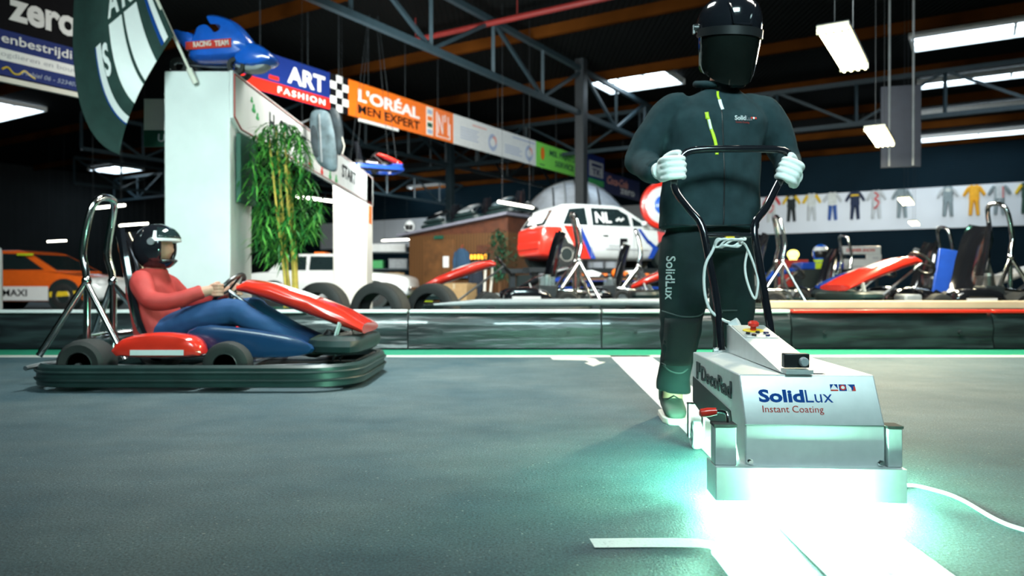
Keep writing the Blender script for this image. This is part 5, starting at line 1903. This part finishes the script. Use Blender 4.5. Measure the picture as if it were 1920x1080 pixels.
def toy(label, x):
    t = thing('toy_car', label, 'toy car', (bench.location.x + x, 15.15, .725), 0, None)
    m_ = MB()
    st_ = [(-.24, .05, .05, .10), (-.20, .085, .03, .15), (-.05, .09, .03, .16), (.05, .08, .03, .13), (.18, .06, .03, .09), (.25, .03, .04, .06)]
    m_.loft([[V((a, -b, z0)), V((a, b, z0)), V((a, b * .8, z1)), V((a, -b * .8, z1))] for a, b, z0, z1 in st_]); m_.build('body', 'car_white', t, bevel=.01)
    m_ = MB(); m_.box((.20, 0, .07), (.13, .13, .05)); m_.build('nose', 'orange', t, bevel=.01)
    m_ = MB(); m_.box((-.20, 0, .09), (.09, .18, .09)); m_.build('tail', 'orange', t, bevel=.01)
    for a in (-.17, .15):
        for s in (-1, 1):
            m_ = MB(); m_.cyl((a, s * .075, .045), (a, s * .115, .045), .045, n=14); m_.build('wheel', 'rubber', t)
    return t


toy('toy racing car in white and orange, left one on the plank bench', -.56)
toy('toy racing car in white and orange, right one on the plank bench', .28)
m = MB(); m.ell((bench.location.x - .10, 15.16, .725 + .10), (.11, .10, .10), 14, 10); m.cyl((bench.location.x - .10, 15.16, .725), (bench.location.x - .10, 15.16, .75), .06, n=12)
tag(m.build('toy_helmet', 'orange'), 'small orange helmet between the two toy cars on the bench', 'helmet')
# trailer below
tl_ = thing('trailer', 'low dark trailer with a tan wheel hub under the plank bench', 'trailer', (bench.location.x, 14.4, 0))
m = MB(); m.box((0, 0, .38), (2.6, .9, .10)); m.build('bed', 'dark_steel', tl_)
m = MB(); m.box((0, -.48, .30), (2.4, .05, .06)); m.build('side_rail', 'white_paint', tl_)
for s in (-1, 1):
    wheel(tl_, (.05, s * .44, .24), .24, .14, rim='wood_light')

# ------------------------------------------------------------------ wooden hut with karts on its roof
HB = V((( 952 - 960) / 1400 * 20.6, 20.6, 0))
HA = HB - UR * 3.5
hut = thing('hut', 'brown wooden hut with sloping grey roof under dark karts', 'hut', HA, HROT)
M('roof_grey', (.20, .20, .25), .6)


def planks(nt, b, N):
    tc = N('TexCoord'); wv = N('TexWave'); wv.bands_direction = 'X'; wv.inputs['Scale'].default_value = 3.2; wv.inputs['Distortion'].default_value = .6
    nt.links.new(tc.outputs['Object'], wv.inputs['Vector'])
    r = N('ValToRGB'); r.color_ramp.elements[0].color = (.045, .019, .005, 1); r.color_ramp.elements[1].color = (.13, .055, .015, 1); r.color_ramp.elements[0].position = .1; r.color_ramp.elements[1].position = .35
    nt.links.new(wv.outputs['Fac'], r.inputs['Fac']); nt.links.new(r.outputs['Color'], b.inputs['Base Color'])


node_mat('planks', .6, planks)
m = MB(); m.box((1.75, .75, 1.02), (3.5, 1.5, 2.04)); m.build('walls', 'planks', hut)
m = MB()
m.loft([[V((-.25, -.30, 2.02)), V((3.65, -.30, 2.50)), V((3.65, -.30, 2.58)), V((-.25, -.30, 2.10))], [V((-.25, 1.7, 2.02)), V((3.65, 1.7, 2.50)), V((3.65, 1.7, 2.58)), V((-.25, 1.7, 2.10))]])
m.build('roof', 'roof_grey', hut, bevel=.01)
m = MB(); m.loft([[V((0, y, 2.04)), V((3.5, y, 2.04)), V((3.5, y, 2.48)), V((0.0, y, 2.05))] for y in (0., 1.5)]); m.build('gable', 'wood_red', hut)
m = MB(); m.box((1.15, -.03, .95), (1.1, .05, 1.9)); d_ = m.build('door_leaf', 'wood', hut, bevel=.006)
m = MB(); m.box((1.42, -.06, 1.25), (.20, .012, .32)); m.build('notice', 'white_ink', d_)
m = MB(); m.box((2.95, -.03, 1.45), (.9, .05, .5)); m.build('hatch_shutter', 'wood_red', hut, bevel=.006)
m = MB(); m.box((1.15, -.05, 1.97), (.34, .03, .10)); m.build('name_plate', 'dark_green', hut)
hp = lambda x, y, z: hut.matrix_basis @ V((x, y, z))
M('led', (.9, .35, .02), .5, emit=2.5, ecol=(1., .42, .03))
ls = thing('lit_sign', 'small orange lit number sign on the front of the wooden hut', 'sign', hp(2.62, -.10, 1.28), HROT)
m = MB(); m.box((.0, 0, .09), (.62, .08, .20)); m.build('case', 'black_plastic', ls)
m = MB()
for k in range(5):
    m.box((-.24 + .12 * k, -.042, .09), (.075, .006, .13))
m.build('lit_digits', 'led', ls)


def hung_jacket(x, mat, lab, w_=.19, h=0.):
    t = thing('hanging_jacket', lab, 'jacket', hp(x, -.16, h), HROT)
    m_ = MB(); m_.ellips([(0, 0, .78, w_, .07), (0, 0, .9, w_ * 1.02, .08), (0, 0, 1.35, w_ * .95, .08), (0, 0, 1.55, w_ * .8, .07), (0, 0, 1.62, w_ * .35, .05)], 18); m_.build('jacket_body', mat, t)
    for s in (-1, 1):
        m_ = MB(); m_.tube([(s * w_ * .8, 0, 1.52), (s * w_ * 1.12, 0, 1.30), (s * w_ * 1.1, 0, .95)], [.06, .055, .05], 10); m_.build('sleeve', mat, t)
    m_ = MB(); m_.tube([(0, 0, 1.60), (0, 0, 1.68), (.04, 0, 1.72), (.02, .08, 1.70)], .008, 6); m_.build('hook', 'red_dull', t)


M('cloth_blue', (.02, .06, .12), .9)
M('cloth_dark', (.012, .02, .035), .9)
hung_jacket(2.05, 'cloth_blue', 'blue grey jacket hanging beside the hut door', .22)
hung_jacket(2.55, 'cloth_dark', 'dark jacket hanging under the orange lit sign', .17, -.52)
for (x, y, sx, sz, mt, lab) in ((2.25, -.55, .85, .62, 'card', 'large brown cardboard box standing in front of the hanging jackets'), (-.6, -.2, .75, .95, 'card', 'tall brown cardboard box left of the wooden hut'), (-1.25, -.1, .55, .60, 'wood_light', 'pale crate beside the tall cardboard box')):
    t = thing('box', lab, 'box', hp(x, y, 0), HROT)
    m = MB(); m.box((0, 0, sz / 2), (sx, .5, sz)); m.build('carton', mt, t, bevel=.008)
    m = MB(); m.box((0, 0, sz + .003), (sx * .98, .06, .006)); m.box((0, -.251, sz * .88), (.06, .006, sz * .24)); m.build('tape', 'wood_light' if mt == 'card' else 'card', t)
for k, (x, mt) in enumerate(((.72, 'lime'), (1.15, 'lime'))):
    m = MB(); m.box(hp(x, -.55, .18 + .12 * k), (.9, .4, .10 if k else .36), Matrix.Rotation(HROT, 3, 'Z')); 
    if k == 0:
        tag(m.build('lime_crate', 'lime', bevel=.01), 'lime yellow crate in front of the hut door', 'crate')
    else:
        m.bm.free()
# white tubes leaning
for k, (a, b) in enumerate((((3.05, -.5, 0), (2.85, -.12, 1.22)), ((3.22, -.5, 0), (3.10, -.12, 1.15)))):
    m = MB(); m.cyl(hp(*a), hp(*b), .035, n=10); m.cyl(hp(*a), hp(*a) + V((0, 0, .03)), .05, n=10)
    tag(m.build('pale_pole', 'cream'), ['longer pale pole leaning against the hut below the lit sign', 'shorter pale pole leaning against the hut below the lit sign'][k], 'pole', 'pale poles leaning on the hut')
# dark potted tree right of the hut
tp = thing('potted_tree', 'dark green bushy potted tree right of the hut', 'plant', ((936 - 960) / 1400 * 19.2, 19.2, 0))
m = MB(); m.lathe([(0, 0), (.20, 0), (.26, .36), (.22, .36), (0, .33)], Matrix(), 20); m.build('pot', 'dark_steel', tp)
m = MB(); m.tube([(0, 0, .3), (.02, 0, .8), (-.02, 0, 1.3)], .03, 8); m.build('trunk', 'wood', tp)
m = MB()
rq = random.Random(5)
M('leaf_dark', (.008, .075, .035), .6, var=.4)
for q in range(900):
    a, b_, c_ = rq.gauss(0, .17), rq.gauss(0, .17), rq.uniform(.75, 2.0)
    w_ = 1 - abs(c_ - 1.35) / .9
    leaf_mesh(m, V((a * w_ * 1.3, b_ * w_ * 1.3, c_)), V((rq.uniform(-1, 1), rq.uniform(-1, 1), rq.uniform(-.6, .6))), rq.uniform(.08, .16), .025, .4)
lf = m.build('foliage', 'leaf_dark', tp); lf['kind'] = 'stuff'
# karts and a helmet on the roof
roofz = lambda x: 2.10 + .48 * (x + .25) / 3.9
SL = math.atan(.48 / 3.9)
roofk = []
for k, (x, col, lab) in enumerate(((.92, 'black_gloss', 'dark kart lying on the left of the hut roof'), (2.08, 'grey_paint', 'dark kart lying in the middle of the hut roof'), (3.24, 'worn_grey', 'dark kart lying at the high right end of the hut roof'))):
    kk = copy_tree(KA, hp(x, .75, roofz(x) + .02), HROT - PI / 2, lab, .86)
    kk['group'] = 'karts on the hut roof'
    swap(kk, 'kart_red', col)
    kk.rotation_euler = (SL, 0, HROT - PI / 2)
    roofk.append(kk)
    for ch in list(kk.children_recursive):
        if ch.name.split('.')[0] in ('roll_hoop', 'hoop_brace', 'head_pad', 'brace_joint'):
            bpy.data.objects.remove(ch)
rh = thing('helmet', 'white crash helmet lying on the left edge of the hut roof', 'helmet', hp(.04, -.02, roofz(.04) - .01), HROT - 1.2)
helmet_shell(rh, V((0, 0, .20)), (.19, .16, .20), ('white_gloss', 'white_gloss', 'glass_dark'))
m = MB(); m.ell((.02, 0, .18), (.155, .13, .16), 14, 10); m.build('lining', 'black_plastic', rh)
m = MB(); m.cyl((0, 0, 0), (0, 0, .06), .13, .15, n=18); m.build('neck_roll', 'black_plastic', rh)

# rack with car parts left of the hut
rk = thing('storage_rack', 'dark storage rack with parts between the gate and the hut', 'rack', ((728 - 960) / 1400 * 25, 25, 0))
for z in (.5, 1.1, 1.65):
    m = MB(); m.box((0, 0, z), (1.9, .6, .05)); m.build('shelf', 'steel_blue', rk)
for x in (-.93, .93):
    for y in (-.28, .28):
        m = MB(); m.box((x, y, .85), (.05, .05, 1.7)); m.build('upright', 'dark_steel', rk)
for k, (x, z, mt, sx, sz, lab) in enumerate(((-.6, .525, 'card', .4, .35, 'brown carton on the lowest shelf of the dark rack'), (.1, .525, 'navy', .5, .3, 'dark blue crate on the lowest shelf of the dark rack'), (-.4, 1.125, 'green', .5, .25, 'green crate on the middle shelf of the dark rack'), (.35, 1.125, 'grey_paint', .6, .3, 'grey crate on the middle shelf of the dark rack'), (.0, 1.675, 'white_paint', 1.2, .25, 'long white crate on top of the dark rack'))):
    t = thing('crate', lab, 'crate', (rk.location.x + x, 25, z))
    m = MB(); m.box((0, 0, sz / 2), (sx, .4, sz)); m.build('crate_box', mt, t, bevel=.01)
    m = MB(); m.box((0, 0, sz + .01), (sx + .03, .43, .02)); m.build('lid', mt, t)

# ------------------------------------------------------------------ racing suits on the white band of the rear wall
WB = 40.2
def wall_at(xp):
    k = (xp - 960) / FPX
    # X = .849a + .528b ; Y = -.528a + .849b
    a = (k * .849 * WB - .528 * WB) / (.849 + .528 * k)
    return G(a, WB - .06, 0)


for nm, c_ in (('suit_black', (.015, .02, .02)), ('suit_yellow', (.75, .48, .02)), ('suit_white', (.60, .62, .58)), ('suit_grey', (.22, .27, .28)), ('suit_blue', (.03, .09, .30)), ('suit_navy', (.015, .025, .06)), ('suit_red', (.60, .05, .05)), ('suit_orange', (.80, .38, .02)), ('suit_green', (.02, .06, .04)), ('suit_pale', (.52, .54, .54))):
    M(nm, c_, .85)
SU = [(1447, 'suit_white', 'suit_red', 'suit_white', 'white racing suit with red sleeves, next to the operator'),
      (1484, 'suit_black', 'suit_yellow', 'suit_black', 'black racing suit with yellow sleeves on the rear wall'),
      (1522, 'suit_white', 'suit_yellow', 'suit_pale', 'white racing suit with yellow sleeves on the rear wall'),
      (1561, 'suit_white', 'suit_pale', 'suit_blue', 'white racing suit with blue trousers on the rear wall'),
      (1603, 'suit_navy', 'suit_navy', 'suit_navy', 'dark navy racing suit with a yellow chest band on the rear wall'),
      (1643, 'suit_pale', 'suit_pale', 'suit_pale', 'pale racing suit with red swirl on the rear wall'),
      (1691, 'suit_grey', 'suit_grey', 'suit_grey', 'plain grey racing suit beside the hanging lamp glow'),
      (1777, 'suit_grey', 'suit_pale', 'suit_grey', 'grey racing suit with pale chest, left of the orange one'),
      (1826, 'suit_orange', 'suit_orange', 'suit_orange', 'orange racing suit on the rear wall'),
      (1873, 'suit_pale', 'suit_grey', 'suit_grey', 'white and grey racing suit right of the orange one'),
      (1925, 'suit_green', 'suit_yellow', 'suit_green', 'dark green and yellow racing suit cut by the right picture edge')]
for i, (xp, mb_, ms_, ml_, lab) in enumerate(SU):
    b = wall_at(xp)
    zc = CH + (HZ - (417 - (xp - 1484) * .033)) * b.y / FPX          # foot level of the suit
    t = thing('racing_suit', lab, 'racing suit', (b.x, b.y, zc), HROT, 'racing suits pinned to the rear wall')
    t.scale = (.94, 1.0, 1.18)
    F = fr((0, 0, 0), (1, 0, 0), (0, 0, 1))
    m = MB(); m.inflate([(-.20, .58), (-.21, .85), (-.25, 1.13), (-.12, 1.22), (0, 1.19), (.12, 1.22), (.25, 1.13), (.21, .85), (.20, .58)], .05, F, sub=1); bd = m.build('suit_body', mb_, t)
    for s in (-1, 1):
        m = MB(); m.tube([(s * .20, 0, 1.12), (s * .34, 0, .95), (s * .44, 0, .80)], [.085, .075, .06], 10, sub=1); m.build('sleeve', ms_, t)
        m = MB(); m.tube([(s * .10, 0, .66), (s * .13, 0, .35), (s * .16, 0, .04)], [.105, .09, .075], 12, sub=1); m.build('trouser_leg', ml_, t)
    if i in (0, 5):
        m = MB(); m.tube([(-.08, -.06, 1.12), (.10, -.065, .98), (-.06, -.065, .84), (.12, -.065, .72), (.05, -.10, .55), (-.10, -.10, .45)], .035, 8, sub=3); m.build('red_swirl', 'suit_red', bd)
    if i == 4:
        m = MB(); m.box((0, -.05, 1.04), (.42, .02, .07)); m.build('chest_band', 'suit_yellow', bd)
    if i in (1, 7):
        m = MB(); m.inflate([(-.13, 1.0), (.13, 1.0), (.10, 1.14), (-.10, 1.14)], .055, F, sub=1); m.build('chest_panel', 'suit_white', bd)
    if i == 9:
        for s in (-1, 1):
            m = MB(); m.box((s * .15, -.04, .85), (.05, .03, .5)); m.build('side_stripe', 'suit_red' if s > 0 else 'suit_grey', bd)

# ------------------------------------------------------------------ hanging lamps
M('tube_warm', (1, .95, .7), .5, emit=34., ecol=(1., .86, .42))
M('tube_cool', (1, 1, .9), .5, emit=14., ecol=(1., .95, .78))


def hanging_lamp(label, c, Ln, wd2, n, mat, dirv, group, zc=7.3):
    t = thing('hanging_lamp', label, 'lamp', c, math.atan2(dirv.y, dirv.x), group)
    m = MB(); m.box((0, 0, .045), (Ln * .96, wd2, .03)); m.build('housing', 'dark_steel', t)
    for k in range(n):
        y = 0 if n == 1 else -wd2 / 2 + wd2 * (k + .5) / n
        m = MB(); m.cyl((-Ln / 2, y, 0), (Ln / 2, y, 0), .019 if n > 1 else .03, n=12); m.build('fluorescent_tube', mat, t)
    if mat == 'tube_warm':
        l = bpy.data.lights.new('lamp_light', 'AREA'); l.shape = 'RECTANGLE'; l.size, l.size_y = Ln, wd2; l.energy = 170; l.color = (1., .90, .62)
        lo = bpy.data.objects.new('lamp_light', l); COL.objects.link(lo); lo.parent = t; lo.location = (0, 0, -.03)
    for s in (-1, 1):
        m = MB(); m.box((s * Ln * .47, 0, .015), (.03, wd2, .07)); m.build('end_cap', 'grey_paint', t)
        m = MB(); m.cyl((s * Ln * .4, 0, .06), (s * Ln * .4, 0, zc - c[2]), .004, n=6); m.build('hanging_wire', 'dark_steel', t)
    return t


for i, (x, y, Y, lab) in enumerate(((1583, 95, 6.45, 'bright warm hanging lamp of four tubes nearest at the upper right'), (1650, 258, 9.7, 'second bright hanging lamp, in front of the grey hanging panel'), (1699, 378, 16.4, 'third hanging lamp of the row, before the racing suits'), (1714, 419, 23.5, 'fourth and smallest hanging lamp of the right row'))):
    hanging_lamp(lab, px(x, y, Y), 1.3, .24, 4, 'tube_warm', UV, 'hanging lamps in the right row')
for i, (x, y, Y, d, lab) in enumerate(((200, 388, 19.3, UR, 'long tube lamp above the passing kart, upper one'), (250, 421, 25, UR, 'long tube lamp above the passing kart, lower right one'), (106, 452, 34, UR, 'small tube lamp low at the far left'), (605, 375, 17.9, UV, 'tube lamp seen through the gate above the saloon'), (742, 450, 33, UR, 'small tube lamp behind the storage rack left of the hut'), (968, 384, 18.4, UV, 'tube lamp hanging left of the silver dome'))):
    hanging_lamp(lab, px(x, y, Y), 1.6, .08, 1, 'tube_cool', d, None)
# grey hanging panel with its two rods
hpn = thing('hanging_screen', 'grey screen hanging from two rods behind the second lamp', 'screen', (5.72, 11.0, 2.32), -.25)
M('panel_grey', (.018, .025, .042), .4, .2)
m = MB(); m.box((0, 0, .60), (.54, .03, 1.20)); m.build('sheet', 'panel_grey', hpn, bevel=.004)
for x in (-.16, .16):
    m = MB(); m.cyl((x, -.03, .02), (x, -.03, 4.98), .016, n=8); m.build('rod', 'grey_paint', hpn)

# ------------------------------------------------------------------ smaller things in the pit
ws = thing('timing_board', 'white two-part board with red lettering standing on the pit deck', 'board', ((1613 - 960) / 1400 * 15.6, 15.6, 0))
m = MB(); m.box((0, 0, 1.31), (.84, .05, .17)); pb = m.build('upper_board', 'white_paint', ws, bevel=.01)
text('DINNER SHOW', fr((-.30, -.028, 1.28), (1, 0, 0), (0, 0, 1)), .60, .06, 'red_ink', pb, bold=.02, world=False)
m = MB(); m.box((.04, 0, 1.02), (.76, .05, .21)); lb = m.build('lower_board', 'white_paint', ws, bevel=.01)
m = MB(); m.box((.28, 0, 1.175), (.30, .05, .10)); m.build('joint', 'white_paint', ws)
m = MB(); m.box((-.1, -.028, .97), (.45, .006, .02)); m.box((.30, -.028, 1.15), (.12, .006, .03)); m.build('print_line', 'grey_ink', lb)
for x in (-.3, .36):
    m = MB(); m.box((x, .03, .60), (.05, .04, 1.2)); m.build('leg', 'dark_steel', ws)
    m = MB(); m.box((x, .03, .02), (.08, .5, .04)); m.build('foot', 'dark_steel', ws)
tc_ = thing('tool_cabinet', 'red tool cabinet at the rear of the pit under a small yellow light', 'cabinet', ((1487 - 960) / 1400 * 16, 16, 0))
m = MB(); m.box((0, 0, .56), (.5, .4, 1.12)); m.build('cabinet_body', 'red_dull', tc_, bevel=.01)
for k in range(4):
    m = MB(); m.box((0, -.205, .2 + .25 * k), (.44, .012, .20)); dd = m.build('drawer', 'red_dull', tc_, bevel=.004)
    m = MB(); m.box((0, -.22, .27 + .25 * k), (.25, .012, .02)); m.build('handle', 'steel', dd)
M('yellow_light', (.95, .85, .2), .4, emit=3.)
m = MB(); m.cyl((tc_.location.x, 16, 1.12), (tc_.location.x, 16, 1.17), .08, n=16); m.ell((tc_.location.x, 16, 1.24), (.12, .12, .10), 16, 10)
tag(m.build('beacon', 'yellow_light'), 'yellow warning light standing on the red tool cabinet', 'beacon')
# helmet on a stand
st_ = thing('helmet_stand', 'blue stand with yellow box carrying the blue racing helmet', 'stand', ((1533 - 960) / 1400 * 15.2, 15.2, 0))
m = MB(); m.box((0, 0, .45), (.80, .45, .90)); m.build('cabinet', 'cavity', st_)
m = MB(); m.box((0, 0, .97), (.86, .5, .14)); m.build('blue_top', 'blue', st_, bevel=.02)
m = MB(); m.box((.05, -.256, .97), (.40, .012, .12)); m.build('yellow_front', 'lime', st_)
eh = thing('helmet', 'blue and white racing helmet on the blue stand', 'helmet', (st_.location.x + .06, 15.2, 1.04), -1.9)
helmet_shell(eh, V((0, 0, .19)), (.19, .16, .19), ('bright_blue', 'white_gloss', 'glass_dark'))
m = MB(); m.ell((.02, 0, .18), (.155, .13, .155), 14, 10); m.build('lining', 'black_plastic', eh)
m = MB(); m.cyl((0, 0, 0), (0, 0, .06), .12, .14, n=18); m.build('neck_roll', 'lime', eh)
# leaning blue board
m = MB(); m.box((0, 0, .44), (.26, .05, .90), None)
bl = m.build('blue_board', 'blue', bevel=.01)
bl.location = ((1757 - 960) / 1400 * 10.2, 10.15, .2); bl.rotation_euler = (R(-6), R(10), -.2)
tag(bl, 'deep blue board leaning upright behind the red kart fairing', 'board')
# rail frame behind
fr_ = thing('metal_frame', 'low metal rail frame behind the blue board', 'frame', ((1775 - 960) / 1400 * 13.2, 13.3, .0))
m = MB(); m.tube([(-.50, 0, .0), (-.50, 0, 1.12), (-.44, 0, 1.20), (.40, 0, 1.12), (.46, 0, 1.05), (.46, 0, 0)], .03, 10, sub=2); m.build('hoop', 'grey_paint', fr_)
m = MB(); m.cyl((-.5, 0, .6), (.46, 0, .6), .02, n=8); m.build('cross_rail', 'grey_paint', fr_)
# post at the left picture edge
mp_ = thing('marker_post', 'white rounded marker post at the left edge of the picture', 'post', (-5.22, 7.55, 0))
m = MB(); m.tube([(0, 0, 0), (0, 0, .9), (0, 0, .96), (0, 0, .99)], [.06, .06, .05, .02], 16); m.build('shaft', 'white_paint', mp_)
m = MB(); m.cyl((0, 0, 0), (0, 0, .05), .16, n=20); m.build('foot', 'black_plastic', mp_)
# kart slung from the roof
hk = copy_tree(KA, px(700, 322, 18.) , .5, 'red and blue kart hanging from the roof right of the gate', .72)
hk['group'] = 'kart hanging from the roof'
swap(hk, 'bumper_black', 'kart_blue')
for ch in list(hk.children_recursive):
    if ch.name.split('.')[0] in ('roll_hoop', 'hoop_brace', 'head_pad', 'brace_joint'):
        bpy.data.objects.remove(ch)
for sx in (-.7, .7):
    for sy in (-.4, .4):
        m = MB(); m.cyl((sx, sy, .14), (sx * .2, sy * .2, 5.2), .008, n=5); m.build('sling', 'dark_steel', hk)
